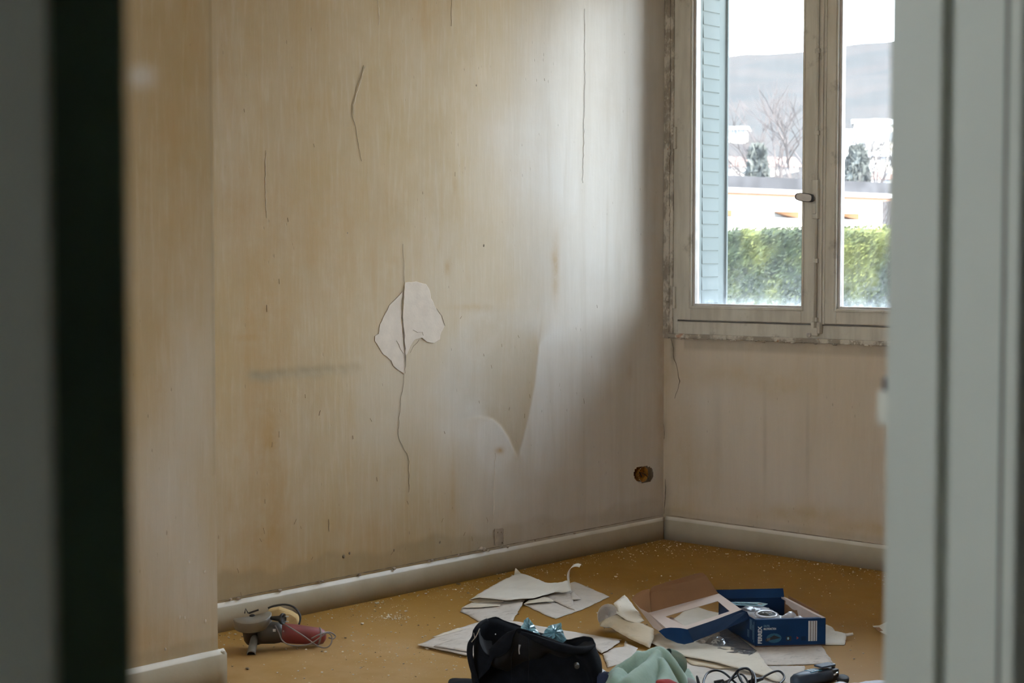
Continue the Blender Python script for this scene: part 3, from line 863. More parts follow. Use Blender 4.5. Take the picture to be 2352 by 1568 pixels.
mesh('drain_hole', lathe([(0.011, 0), (0.011, -0.004), (0.007, -0.004), (0.006, 0.004), (0, 0.004)], tuple(P(1858, 769, y=-0.019)), (0, 1, 0), 14), 'gasket', win, smooth=True)


def sash(name, x0, x1, gx0, gx1, hinge_left):
    z0, z1, g0, g1 = 1.034, WTOP - 0.055, 1.103, WTOP - 0.13
    s = mesh(name, [b2(x0, FY - 0.020, z0 + .003, gx0, FY + 0.045, z1), b2(gx1, FY - 0.020, z0 + .003, x1, FY + 0.045, z1),
                    b2(gx0, FY - 0.020, z0 + .003, gx1, FY + 0.045, g0), b2(gx0, FY - 0.020, g1, gx1, FY + 0.045, z1)], 'winpaint', win, bevel=0.003)
    d = 0.010
    mesh('glazing_bead', [b2(gx0 - .001, FY - 0.004, g0 - .001, gx0 + d, FY + 0.02, g1), b2(gx1 - d, FY - 0.004, g0 - .001, gx1 + .001, FY + 0.02, g1),
                          b2(gx0 + d, FY - 0.004, g0 - .001, gx1 - d, FY + 0.02, g0 + d), b2(gx0 + d, FY - 0.004, g1 - d, gx1 - d, FY + 0.02, g1)], 'gasket', s, bevel=0.002)
    # moulding line next to the glass
    q = 0.012
    mesh('moulding', [b2(gx0 - q, FY - 0.024, g0 - q, gx0 - q + .005, FY - 0.019, g1), b2(gx1 + q - .005, FY - 0.024, g0 - q, gx1 + q, FY - 0.019, g1),
                      b2(gx0 - q + .005, FY - 0.024, g0 - q, gx1 + q - .005, FY - 0.019, g0 - q + .005)], 'winpaint', s, bevel=0.0015)
    mesh('glass_pane', b2(gx0, FY + 0.016, g0, gx1, FY + 0.020, g1), 'glass', s)
    return s


s1 = sash('sash', 0.080, 0.828, 0.160, 0.752, True)
s2 = sash('sash', 0.866, 1.602, 0.926, 1.520, False)
s3 = sash('sash', 1.642, 2.368, 1.72, 2.29, False)  # out-of-view third sash, added to brighten the left wall near the corner
# cover strip and espagnolette between the sashes
mesh('meeting_strip', [b2(0.818, -0.014, 1.034, 0.872, 0.055, WTOP - 0.055), b2(0.828, -0.022, 1.034, 0.862, -0.014, WTOP - 0.055)], 'winpaint', win, bevel=0.003)
mesh('espagnolette_rod', tube([(0.838, -0.030, 1.02), (0.838, -0.030, WTOP - 0.06)], 0.0065, 10), 'winpaint', win, smooth=True)
for z in (1.045, 1.30, 1.85, 2.2):
    mesh('rod_keeper', b2(0.826, -0.036, z, 0.850, -0.020, z + 0.02), 'winpaint', win, bevel=0.003)
mesh('lock_case', [b2(0.824, -0.044, 1.49, 0.852, -0.018, 1.66), b2(0.829, -0.050, 1.51, 0.847, -0.04, 1.56)], 'winpaint', win, bevel=0.005)
hz = 1.582
hd = mesh('handle', tube([(0.836, -0.03, hz - 0.006), (0.836, -0.062, hz - 0.006)], 0.008, 10), 'winpaint', win, smooth=True)
pl = []
for k in range(24):
    an = 2 * PI * k / 24; c_, s_ = math.cos(an), math.sin(an)
    pl.append((math.copysign(abs(c_) ** 0.75, c_) * 0.046, math.copysign(abs(s_) ** 0.6, s_) * 0.0185 * (1 + 0.1 * c_)))
def plate(y0, y1, k, ang=-0.14, cx=0.800, cz=hz + 0.001):
    V = []
    for y in (y0, y1):
        for a_, b_ in pl:
            V.append((cx + k * (a_ * math.cos(ang) - b_ * math.sin(ang)), y, cz + k * (a_ * math.sin(ang) + b_ * math.cos(ang))))
    n = 24; return V, [(i, (i + 1) % n, n + (i + 1) % n, n + i) for i in range(n)] + [tuple(range(n - 1, -1, -1)), tuple(range(n, 2 * n))]
mesh('handle_rim', plate(-0.058, -0.068, 1.0), 'dark_rubber', hd)
mesh('handle_plate', plate(-0.0675, -0.0705, 0.84), 'gasket', hd)
# hinges of the left sash
for z in (1.09, 1.83):
    mesh('hinge', [tube([(0.066, -0.010, z), (0.066, -0.010, z + 0.10)], 0.008, 10), b2(0.058, -0.006, z + .01, 0.095, 0.002, z + .09)], 'winpaint', win, smooth=False)
mesh('bottom_catch', [b2(0.815, -0.030, 0.995, 0.860, -0.006, 1.045), b2(0.822, -0.034, 0.985, 0.850, -0.02, 1.02)], 'winpaint', win, bevel=0.003)
portal((1.22, 0.36, 1.86), (PI / 2, 0, 0), 2.38, 1.80)

# ---- outside reveal sill
mesh('outer_sill', b2(-0.05, 0.10, 0.90, 2.50, 0.42, 1.06), 'stone', win, bevel=0.006)

# ---- folded metal shutter leaf against the left outer reveal
XS = 0.085
y_out = P(1667, 600, x=XS).y; y_a = P(1613, 600, x=XS + .003).y; y_b = P(1650, 600, x=XS + .003).y
sh = empty('folding_shutter', (XS, 0.10, 1.0), label='pale blue metal shutter leaf with pressed louvres folded back outside the window', cat='shutter')
sh_y0 = 0.062
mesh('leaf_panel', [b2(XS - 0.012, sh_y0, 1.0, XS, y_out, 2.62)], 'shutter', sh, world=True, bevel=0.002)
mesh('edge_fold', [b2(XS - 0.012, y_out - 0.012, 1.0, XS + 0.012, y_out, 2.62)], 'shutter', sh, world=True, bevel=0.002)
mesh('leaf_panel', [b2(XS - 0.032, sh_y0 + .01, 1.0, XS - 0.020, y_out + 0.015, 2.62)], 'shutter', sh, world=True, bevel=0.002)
sp = 0.0625
first = None
for k in range(25):
    z = 1.045 + k * sp
    V = []
    for yy in (y_a, y_b):
        V += [Vector((XS + 0.0005, yy, z)), Vector((XS + 0.0042, yy, z + 0.004)), Vector((XS + 0.0005, yy, z + sp * 0.92)), Vector((XS - .001, yy, z))]
    Fc = [(0, 1, 5, 4), (1, 2, 6, 5), (0, 2, 1), (4, 5, 6)]
    o = mesh('slat', (V, Fc), 'shutter', sh, world=True) if first is None else None
    if first is None: first = o
    else:
        o = first.copy(); COL.objects.link(o); o.parent = sh; o.location = first.location + Vector((0, 0, k * sp))
for zc in (1.16, 1.86, 2.42):
    yb = P(1599, 600, x=XS).y
    mesh('shutter_hinge', [b2(XS, yb - 0.02, zc - 0.05, XS + 0.004, yb + 0.02, zc + 0.05), tube([(XS + .006, yb - .022, zc - .05), (XS + .006, yb - .022, zc + .05)], 0.006, 8)], 'shutter', sh, world=True)
    for dz in (-.035, .0, .035):
        mesh('rivet', ico((XS + 0.004, yb + 0.008, zc + dz), 0.0035, 1, 0, (0.5, 1, 1)), 'tool_dark', sh, world=True)

# ---- door wall between the hall and the room
yR = P(2045, 900, x=DR).y; yL = P(300, 900, x=DX).y
yst = P(2146, 900, x=DR + 0.045).y     # rebate stop
ye = P(2331, 900, x=DX).y
NY0 = -6.15
wf = mesh('wall_front', [b2(DR, yR + 0.045, 0, DX - .004, 0.0, CEIL), b2(DR, NY0, 0, DX - .004, yL - 0.030, CEIL), b2(DR, yL - 0.030, 2.12, DX - .004, yR + 0.045, CEIL)], 'blank_wall', kind='structure')
dr = empty('door_1', (DX, yL, 0), kind='structure')
mesh('right_jamb', [b2(DR - 0.004, yR, 0, DR + 0.040, yR + 0.045, 2.12), b2(DR + 0.048, ye, 0, DX, yR + 0.045, 2.12), b2(DR + .038, ye + .012, 0, DR + .05, yR + .045, 2.12)],
     'door_paint', dr, world=True, bevel=0.002)
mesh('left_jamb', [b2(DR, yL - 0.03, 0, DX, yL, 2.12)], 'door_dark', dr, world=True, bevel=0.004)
yA = P(112, 900, x=DX + .006).y
mesh('head_jamb', [b2(DR, yL, 2.08, DX, yR, 2.12)], 'door_paint', dr, world=True)
mesh('left_architrave', [b2(DX - .004, yA - 0.07, 0, DX + 0.012, yA, 2.18)], 'door_paint', dr, world=True, bevel=0.004)
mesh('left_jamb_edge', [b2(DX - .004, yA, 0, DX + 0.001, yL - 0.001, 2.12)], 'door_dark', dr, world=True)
y2 = P(2337, 900, x=DX + 0.008).y
mesh('right_architrave', [b2(DX - .003, y2, 0, DX + 0.008, y2 + 0.07, 2.18)], 'door_paint', dr, world=True, bevel=0.002)
mesh('shadow_gap', [b2(DX - .006, ye + .001, 0, DX - .0035, y2 + .002, 2.12)], 'dark_gap', dr, world=True)
hb = P(2027, 935, x=DR - 0.012); hzt = P(2027, 897, x=DR - 0.012).z; hzb = P(2027, 973, x=DR - 0.012).z; hpt = P(2031, 865, x=DR - 0.012).z
hg = mesh('hinge_barrel', tube([(hb.x, hb.y, hzb), (hb.x, hb.y, hzb + .004), (hb.x, hb.y, hzt - .002), (hb.x, hb.y, hzt)], [0.0028, 0.0040, 0.0040, 0.0034], 14), 'hinge', dr, world=True, smooth=True)
mesh('hinge_pin', tube([(hb.x + .001, hb.y + .0015, hzt - .002), (hb.x + .001, hb.y + .0015, hpt)], 0.0021, 10), 'hinge_pin', hg, world=True, smooth=True)
mesh('hinge_leaf', b2(hb.x, hb.y, hzb, DR + 0.002, yR + 0.003, hzt), 'hinge', dr, world=True)

# ---- hall around the camera, with an added, unseen window at the far end
mesh('wall_right', [b2(DX - .1, -8.65, 0, DX, -6.35, CEIL), b2(5.45, -9.0, 0, 5.6, 0.0, CEIL), b2(DX, -3.6, 0, 5.45, -3.45, CEIL)], 'hall_wall', kind='structure')
mesh('wall_hall_end', [b2(DX, -8.65, 0, 5.45, -8.5, 0.9), b2(DX, -8.65, 2.2, 5.45, -8.5, CEIL), b2(DX, -8.65, 0.9, 4.08, -8.5, 2.2), b2(4.85, -8.65, 0.9, 5.45, -8.5, 2.2)], 'hall_wall', kind='structure')
NX0, NX1, NZ0, NZ1, NY = 1.5, 3.0, 0.9, 2.5, -6.15
mesh('wall_near', [b2(-0.3, NY - 0.2, 0, NX0, NY, CEIL), b2(NX1, NY - 0.2, 0, DX - .004, NY, CEIL), b2(NX0, NY - .2, 0, NX1, NY, NZ0), b2(NX0, NY - .2, NZ1, NX1, NY, CEIL)], 'blank_wall', kind='structure')
w4 = empty('fill_window_near', ((NX0 + NX1) / 2, NY, NZ0), kind='structure')  # unseen window, added for fill light on surfaces facing the camera
mesh('frame', [b2(NX0, NY - .12, NZ0, NX0 + .08, NY - .05, NZ1), b2(NX1 - .08, NY - .12, NZ0, NX1, NY - .05, NZ1), b2(NX0 + .08, NY - .12, NZ0, NX1 - .08, NY - .05, NZ0 + .1), b2(NX0 + .08, NY - .12, NZ1 - .1, NX1 - .08, NY - .05, NZ1), b2(2.19, NY - .12, NZ0 + .1, 2.31, NY - .05, NZ1 - .1)], 'winpaint', w4, world=True)
mesh('glass_pane', b2(NX0 + .08, NY - .09, NZ0 + .1, NX1 - .08, NY - .086, NZ1 - .1), 'glass', w4, world=True)
portal(((NX0 + NX1) / 2, NY - .18, (NZ0 + NZ1) / 2), (-PI / 2, 0, 0), NX1 - NX0, NZ1 - NZ0)
w2 = empty('fill_window_hall', (4.75, -8.5, 0.9), kind='structure')  # made up to light the right door jamb from the hall side
mesh('frame', [b2(4.08, -8.62, 0.9, 4.12, -8.55, 2.2), b2(4.81, -8.62, 0.9, 4.85, -8.55, 2.2), b2(4.12, -8.62, 0.9, 4.81, -8.55, 0.95), b2(4.12, -8.62, 2.15, 4.81, -8.55, 2.2)], 'winpaint', w2, world=True)
mesh('glass_pane', b2(4.12, -8.59, 0.95, 4.81, -8.585, 2.15), 'glass', w2, world=True)
portal((4.465, -8.66, 1.55), (-PI / 2, 0, 0), 0.7, 1.2)
# ================================================================== OUTDOORS
GZ = -0.9


def OW(r, g, z): return Vector((CAM.x, CAM.y, 0)) + RGT * r + FWD * g + Vector((0, 0, z))


mesh('ground', ([(-200, -60, GZ), (160, -60, GZ), (160, 190, GZ), (-200, 190, GZ)], [(0, 1, 2, 3)]), 'ground', kind='structure')

# hill: a slope rising away from the house to a level ridge
def hill_z(r, g):
    px = CXP + F * r / 400.0
    ridge = 52.5 + 0.0115 * (px - 1670) + 1.6 * noise.noise(Vector((r * 0.012, 3, 0))) + 0.8 * noise.noise(Vector((r * 0.05, 8, 0)))
    ridge = max(30, min(60, ridge)); s = max(0.0, (g - 85) / 315)
    if s > 1: return ridge - (s - 1) * 60
    z = GZ + (ridge - GZ) * s ** 1.25 + 4.5 * noise.noise(Vector((r * 0.03, g * 0.03, 1))) * math.sin(PI * s)
    return z + 0.5 * noise.noise(Vector((r * 0.3, g * 0.3, 1))) * min(1, s * 4)


hv, hf = [], []
NR, NG = 150, 46
for i in range(NR + 1):
    for j in range(NG + 1):
        r = -330 + i * 5.7; g = 85 + j * 7.6; hv.append(OW(r, g, hill_z(r, g)))
for i in range(NR):
    for j in range(NG):
        a = i * (NG + 1) + j; hf.append((a, a + NG + 1, a + NG + 2, a + 1))
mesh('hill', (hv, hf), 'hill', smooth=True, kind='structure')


def on_hill(px, py):
    g = 90.0
    while g < 390:
        p = P(px, py, D=g); r = (p - CAM).dot(RGT)
        if p.z <= hill_z(r, g): return p, g
        g += 1.0
    return p, g


# hedge, parallel to the window wall
HY = 11.2
htop = P(1860, 528, y=HY).z
hx0, hx1 = -18.0, 10.0


def hedge():
    root = empty('hedge', ((hx0 + hx1) / 2, HY + 0.5, GZ), label='tall clipped green hedge running across the garden below the white building', cat='hedge')
    V, Fc = [], []; NX, NZ = 280, 34
    prof = []
    for k in range(NZ + 1): prof.append((0.0, GZ + (htop - 0.05 - GZ) * k / NZ))
    prof += [(0.08, htop), (0.3, htop), (0.6, htop), (0.9, htop), (1.0, htop - .1), (1.0, GZ)]
    K = len(prof)
    for i in range(NX + 1):
        x = hx0 + (hx1 - hx0) * i / NX
        for j, (d, z) in enumerate(prof):
            w = noise.noise(Vector((x * 0.9, z * 0.9, d))) * 0.14 + noise.noise(Vector((x * 4.0, z * 4.0, d))) * 0.10
            V.append((x, HY + d - (w if d < 0.5 else -w), z + (noise.noise(Vector((x * 3, d * 3, 7))) * 0.05 if j >= NZ else 0)))
    for i in range(NX):
        for j in range(K - 1): a = i * K + j; Fc.append((a, a + K, a + K + 1, a + 1))
    core = mesh('hedge_core', (V, Fc), 'hedge', root, world=True, smooth=False)
    rnd = random.Random(5); V, Fc = [], []
    for _ in range(42000):
        x = rnd.uniform(-9.5, 2.0)
        top = rnd.random() < 0.12
        z = htop + rnd.uniform(-.03, .05) if top else rnd.uniform(GZ + .6, htop)
        y = HY + rnd.uniform(0, .7) if top else HY - noise.noise(Vector((x * 0.9, z * 0.9, 0))) * 0.14 - rnd.uniform(-.03, .10)
        s = rnd.uniform(0.012, 0.026); n = Vector((rnd.gauss(0, .6), rnd.gauss(-.6, .5), rnd.gauss(.5, .5))).normalized()
        u = n.orthogonal().normalized(); w = n.cross(u); c = Vector((x, y, z)); b = len(V); sl = rnd.uniform(1.2, 2.2)
        V += [c - u * s * sl, c - w * s * .6, c + u * s * sl, c + w * s * .6]; Fc.append((b, b + 1, b + 2, b + 3))
    mesh('foliage', (V, Fc), 'hedge', root, world=True, kind='stuff')


hedge()


# long low white building behind the hedge
def low_building():
    g1 = 34.0
    e = (RGT * 4724 + FWD * 3671).normalized(); nrm = Vector((e.y, -e.x, 0))   # facade direction and its outward side
    if nrm.dot(FWD) > 0: nrm = -nrm
    C1 = P(2026, 480, D=g1); C1.z = 0
    root = empty('low_building', (C1.x, C1.y, GZ), label='long low white rendered building with a dark flat roof beyond the hedge', cat='building')
    rot = math.atan2(-e.y, -e.x)
    root.rotation_euler = (0, 0, rot)
    # local frame: X runs along the facade to the left (nearer), -Y... outward sign:
    ax = Vector((math.cos(rot), math.sin(rot), 0)); ay = Vector((-ax.y, ax.x, 0)); s = 1.0 if ay.dot(nrm) > 0 else -1.0
    def loc_at(px, py, off=0.0):
        """point on the facade plane for a pixel, in local coordinates"""
        d = ray(px, py); C0 = Vector((C1.x, C1.y, 0)) + nrm * off; t = (C0 - CAM).dot(nrm) / d.dot(nrm); p = CAM + d * t
        q = p - Vector((C1.x, C1.y, GZ)); return q.dot(ax), q.z
    zf0 = loc_at(2026, 461)[1]; zf1 = loc_at(2026, 449)[1]; zr = loc_at(2026, 434)[1]
    L = 15.0; D = 7.0
    Y = lambda a, b: (min(s * a, s * b), max(s * a, s * b))
    def bb(x0, x1, a, b, z0, z1):
        y0, y1 = Y(a, b); return b2(x0, y0, z0, x1, y1, z1)
    def holes():
        out = []
        for (xa, xb, ya, yb) in [(1778, 1835, 486, 501), (1921, 1973, 491, 505), (1634, 1681, 481, 497)]:
            x1, z1 = loc_at(xa, ya); x0, z0 = loc_at(xb, yb); out.append((x0, x1, z0, z1))
        return out
    H = sorted(holes())
    z0 = min(h[2] for h in H); z1 = max(h[3] for h in H)
    parts = [bb(0, L, 0, -0.3, 0, z0), bb(0, L, 0, -0.3, z1, zf0)]
    x = 0
    for h in H: parts.append(bb(x, h[0], 0, -0.3, z0, z1)); x = h[1]
    parts.append(bb(x, L, 0, -0.3, z0, z1)); parts.append(bb(0, L, -0.3, -D, 0, zf0))
    mesh('wall', parts, 'white_render', root)
    for h in H:
        w = mesh('window_niche', bb(h[0], h[1], -0.26, -0.295, z0, z1), 'niche', root)
        x0 = h[0]
        mesh('painted_reveal', ([(x0 + .002, s * -0.002, z0), (x0 + .002, s * -0.002, z1), (x0 + .5, s * -0.25, z1), (x0 + .002, s * -0.25, z1), (x0 + .002, s * -0.25, z0)], [(0, 1, 2), (1, 3, 2), (0, 2, 4)]), 'orange_reveal', w)
    mesh('soffit', bb(-0.30, L, 0.42, -D, zf0, zf0 + 0.03), 'soffit', root)
    mesh('fascia', bb(-0.45, L, 0.62, -D, zf0 + 0.03, zf1), 'fascia', root)
    mesh('flat_roof', bb(-0.15, L, 0.45, -D, zf1, zr + .10), 'roof_dark', root)


low_building()


def house(D, px, py0, w, d, h, rh, ang, label, roof='tile_roof'):
    base, D = on_hill(px, py0)
    root = empty('house', (base.x, base.y, base.z), ang, label=label, cat='house', group='houses on the slope behind the bare trees')
    mesh('wall', [b2(-w / 2, -d / 2, -1.5, w / 2, d / 2, h)], 'house_wall', root)
    V = [(-w / 2 - .4, -d / 2 - .4, h), (w / 2 + .4, -d / 2 - .4, h), (w / 2 + .4, d / 2 + .4, h), (-w / 2 - .4, d / 2 + .4, h), (-w / 2 - .4, 0, h + rh), (w / 2 + .4, 0, h + rh)]
    mesh('roof', (V, [(0, 1, 5, 4), (2, 3, 4, 5), (0, 4, 3), (1, 2, 5), (0, 3, 2, 1)]), roof, root)
    for k in range(3):
        x = -w / 2 + w * (k + .5) / 3
        f_ = mesh('window', b2(x - .45, -d / 2 - .05, h * .35, x + .45, -d / 2 + .02, h * .35 + 1.3), 'fascia', root)
        mesh('pane', b2(x - .35, -d / 2 - .07, h * .35 + .1, x + .35, -d / 2 - .04, h * .35 + 1.2), 'pane_dark', f_)


house(0, 1722, 412, 10, 6, 1.3, 1.3, YAW + .1, 'white house with an orange tiled roof left behind the bare tree')
house(0, 1692, 322, 2.6, 3, 1.3, .5, YAW - .3, 'small white house higher up the slope at the left', 'fascia')
house(0, 1958, 432, 7, 6, 0.8, 1.0, YAW + .2, 'low house with an orange roof just over the right end of the flat roof')
house(0, 1946, 362, 3.0, 4, 2.6, .8, YAW + .2, 'narrow white house on the slope at the right', 'fascia')
house(0, 1995, 325, 4.4, 5, 2.6, .8, YAW - .2, 'tall white house with a pale roof on the slope at the right', 'fascia')
house(0, 2048, 352, 4.5, 5, 3.2, .9, YAW + .3, 'widest white house with a pale roof at the far right of the slope', 'fascia')
house(0, 2036, 396, 3.6, 4, 1.6, .6, YAW + .1, 'white house below the others at the far right of the slope', 'fascia')


def bare_tree(base, H, seed, label, spread=0.42, depth=6):
    root = empty('bare_tree', base, label=label, cat='tree', group='leafless trees beyond the building')
    rnd = random.Random(seed); tr, br, tw = [], [], []
    def grow(p, d, L, r, lev):
        pts = [p]; q = p; dd = d
        for k in range(3):
            dd = (dd + Vector((rnd.gauss(0, .10), rnd.gauss(0, .10), .05))).normalized(); q = q + dd * L / 3; pts.append(q)
        v = tube(pts, [r, r * .9, r * .8, r * .68], 5 if lev < 2 else 3, caps=False)
        (tr if lev == 0 else br if lev < 3 else tw).append(v)
        if lev >= depth: return
        for _ in range(3 if lev < 2 or rnd.random() < .45 else 2):
            a = Vector((rnd.gauss(0, 1), rnd.gauss(0, 1), rnd.gauss(0, .3))).normalized()
            nd = (dd + a * rnd.uniform(spread * .7, spread * 1.5)).normalized()
            grow(pts[-1] if rnd.random() < .7 else pts[2], nd, L * rnd.uniform(.66, .86), r * .62, lev + 1)
    grow(Vector(base), Vector((0, 0, 1)), H * 0.26, H * 0.018, 0)
    mesh('trunk', tr, 'bark', root, world=True); mesh('branches', br, 'bark', root, world=True)
    mesh('twigs', tw, 'bark', root, world=True, kind='stuff')


for (px, D, topy, seed, lab) in [(1800, 62, 165, 1, 'tallest leafless tree, seen beside the window centre post'), (1745, 78, 290, 2, 'low leafless tree left of the tallest one'),
                                 (1838, 86, 260, 3, 'leafless tree just right of the tallest one'), (1700, 94, 300, 4, 'leafless tree nearest the folded shutter'),
                                 (1975, 75, 330, 5, 'small leafless tree seen in the right pane'), (2062, 46, 330, 6, 'leafless tree at the right end of the low building'),                                 (1998, 110, 250, 7, 'thin leafless tree in front of the tall white house'), (2034, 122, 270, 8, 'thin leafless tree in front of the widest white house')]:
    b = P(px, 604, D=D); b.z = max(GZ, hill_z((b - CAM).dot(RGT), D)); topz = P(px, topy, D=D).z
    bare_tree(b, (topz - b.z) * 1.03, seed, lab)


def conifer(px, D, topy, wpx, seed, label):
    b = P(px, 604, D=D); b.z = GZ; H = P(px, topy, D=D).z - GZ; R_ = wpx / F * D
    root = empty('evergreen', b, label=label, cat='tree')
    mesh('trunk', tube([(0, 0, 0), (0, 0, H * .6)], .12, 6), 'bark', root)
    rnd = random.Random(seed); V, Fc = [], []
    for _ in range(2600):
        t = rnd.random() ** .7; z = H * (0.25 + .75 * t); rr = R_ * math.sqrt(max(0.02, 1 - ((t - .3) / .72) ** 2)) * (.5 + .5 * rnd.random()); an = rnd.uniform(0, 6.283)
        c = Vector((rr * math.cos(an), rr * math.sin(an), z)); s = rnd.uniform(.08, .22)
        n = Vector((rnd.gauss(0, 1), rnd.gauss(0, 1), rnd.gauss(0, 1))).normalized(); u = n.orthogonal().normalized(); w = n.cross(u); k = len(V)
        V += [c - u * s, c + w * s, c + u * s]; Fc.append((k, k + 1, k + 2))
    mesh('foliage', (V, Fc), 'conifer', root, kind='stuff')


conifer(1738, 52, 335, 34, 1, 'dull green evergreen bush behind the left of the flat roof')
conifer(1966, 60, 335, 40, 2, 'dark evergreen bush behind the right end of the flat roof')
conifer(1900, 70, 380, 26, 3, 'small evergreen bush behind the window centre post')
# ================================================================== THINGS ON THE FLOOR
def sheet(name, label, pts, m='paper_back', th=0.0009, wave=0.002, jit=0.0012, group='torn wallpaper pieces on the floor', cat='paper', parent=None, step=0.014, seed=1, lift=0.0):
    """torn sheet through photo points (px,py,z); heights blended between the outline points"""
    rnd = random.Random(seed)
    W = [P(a, b, z=c + 0.0015 + lift) for a, b, c in pts]; out = []
    for i in range(len(W)):
        A, B = W[i], W[(i + 1) % len(W)]; L = (B - A).length; n = max(1, int(L / 0.008))
        t = (B - A).normalized(); s = Vector((-t.y, t.x, 0)).normalized()
        ph = rnd.uniform(0, 6)
        for k in range(n):
            q = A.lerp(B, k / n)
            out.append(q + s * (rnd.uniform(-jit, jit) + jit * math.sin(ph + k * .55)) * (0 if k == 0 else 1))
    xs = [p.x for p in out]; ys = [p.y for p in out]; inner = []
    def inside(x, y):
        c = False; n = len(out)
        for i in range(n):
            a, b = out[i], out[(i + 1) % n]
            if (a.y > y) != (b.y > y) and x < (b.x - a.x) * (y - a.y) / (b.y - a.y) + a.x: c = not c
        return c
    x = min(xs) + step / 2
    while x < max(xs):
        y = min(ys) + step / 2
        while y < max(ys):
            if inside(x, y) and min((p.x - x) ** 2 + (p.y - y) ** 2 for p in out) > (0.4 * step) ** 2: inner.append((x + rnd.uniform(-.002, .002), y + rnd.uniform(-.002, .002)))
            y += step
        x += step
    O = np.array([(p.x, p.y, p.z) for p in out])
    V = [tuple(p) for p in out]
    for x, y in inner:
        d = 1 / (((O[:, 0] - x) ** 2 + (O[:, 1] - y) ** 2) ** 1.25 + 1e-7); z = float((d * O[:, 2]).sum() / d.sum())
        z += wave * (0.5 + 0.5 * noise.noise(Vector((x * 14 + seed, y * 14, 0)))) * 1.0
        V.append((x, y, z))
    r = delaunay_2d_cdt([Vector((v[0], v[1])) for v in V], [], [list(range(len(out)))], 1, 1e-6)
    zz = {}
    VV = []
    for k, orig in enumerate(r[3]):
        i = orig[0] if orig else 0; VV.append((r[0][k].x, r[0][k].y, V[i][2]))
    kw = {} if parent else dict(label=label, cat=cat, group=group)
    o = mesh(name, (VV, [tuple(f) for f in r[2]]), m, parent, smooth=True, solid=th, offset=1, world=True, **kw)
    if not parent: center_origin(o)
    return o


def wsh(label, pts, m='paper_back', seed=1, **kw): return sheet('wallpaper_scrap', label, pts, m, seed=seed, **kw)


# group beside the left baseboard
wsh('wide pale torn wallpaper sheet under the others, reaching the right end of the heap', [(1235, 1370, 0), (1262, 1352, .004), (1320, 1336, .006), (1340, 1344, .003), (1400, 1370, 0), (1340, 1399, 0), (1275, 1421, 0), (1250, 1411, 0), (1203, 1388, 0)], 'paper_back2', 2)
wsh('grey fibrous torn wallpaper at the lower left of the heap', [(1060, 1397, .004), (1083, 1386, .006), (1140, 1380, .008), (1206, 1376, .010), (1192, 1401, .004), (1177, 1426, 0), (1140, 1428, 0), (1098, 1427, 0), (1078, 1414, 0), (1057, 1404, 0)], 'paper_back', 3)
wsh('narrow cream paper flap folded over the grey fibrous piece', [(1060, 1396, .007), (1070, 1390, .010), (1083, 1384, .013), (1112, 1386, .013), (1150, 1389, .012), (1148, 1391, .011), (1100, 1395, .010)], 'paper_cream', 4, jit=.0006)
wsh('grey streaked torn paper triangle in the middle of the heap', [(1241, 1371, .007), (1275, 1362, .010), (1312, 1356, .012), (1316, 1375, .008), (1321, 1402, .003), (1300, 1393, .004), (1278, 1382, .006)], 'paper_back', 5)
wsh('small pale paper triangle lying against the curled strip', [(1310, 1362, .012), (1317, 1358, .016), (1334, 1376, .008), (1314, 1377, .008)], 'paper_back2', 6, jit=.0005)
wsh('long narrow cream scrap tucked below the large white sheet', [(1203, 1387, .008), (1214, 1378, .012), (1250, 1370, .016), (1262, 1373, .014), (1274, 1381, .010), (1240, 1383, .010)], 'paper_cream', 7, jit=.0007)
wsh('largest white wallpaper sheet on top of the heap by the baseboard', [(1079, 1377, .016), (1110, 1357, .016), (1148, 1336, .018), (1180, 1321, .020), (1190, 1316, .024), (1196, 1316, .024), (1215, 1322, .026), (1240, 1332, .028), (1256, 1339, .028), (1289, 1338, .032),
     (1300, 1333, .040), (1307, 1333, .042), (1311, 1345, .036), (1312, 1357, .028), (1294, 1361, .022), (1276, 1359, .022), (1261, 1364, .022), (1242, 1369, .022), (1224, 1374, .020), (1200, 1375, .022), (1164, 1378, .024), (1128, 1375, .026), (1100, 1372, .024)], 'paper_white', 8, wave=.005)
# turned-under lip, small standing point and the standing curl belong to the large white sheet's neighbours
lip = []
o = sheet('wallpaper_scrap', 'dark tan underside of a sheet rolled under the large white sheet', [(1077, 1378, .012), (1095, 1371, .015), (1130, 1375, .017), (1164, 1378, .016), (1180, 1378, .012), (1150, 1384, .006), (1118, 1385, .006), (1090, 1384, .006)], 'paper_tan', jit=.0006, seed=9)
D0 = (P(1309, 1352, z=.03) - CAM).dot(FWD)
cur = [(1311, 1352), (1307, 1338), (1305, 1325), (1306, 1314), (1310, 1305), (1317, 1299), (1325, 1297), (1333, 1299)]
dd = [0, .004, .008, .006, 0, -.010, -.018, -.024]; pth = catmull([P(a, b, D=D0 + d) for (a, b), d in zip(cur, dd)], 5)
ws = [0.004 + 0.017 * min(1, i / 24) for i in range(len(pth))]
sd = [(RGT * (1 - min(1, i / 22) * .6) + FWD * min(1, i / 22) * .9 + UP * min(1, i / 22) * .45).normalized() for i in range(len(pth))]
o = mesh('wallpaper_curl', ribbon(pth, ws, sd), 'paper_white', smooth=True, solid=.0008, label='thin strip of white wallpaper curling straight up from the heap', cat='paper', group='torn wallpaper pieces on the floor'); center_origin(o)
p0 = P(1188, 1318, z=.024); D1 = (p0 - CAM).dot(FWD)
o = mesh('wallpaper_curl', ([P(1181, 1321, D=D1), P(1197, 1317, D=D1 - .01), P(1190, 1309, D=D1 + .01), P(1184, 1304, D=D1 + .012), P(1182, 1311, D=D1 + .004)], [(0, 1, 2, 4), (4, 2, 3)]), 'paper_cream', smooth=True, solid=.001,
         label='tiny pointed paper tip standing on the far edge of the heap', cat='paper', group='torn wallpaper pieces on the floor'); center_origin(o)

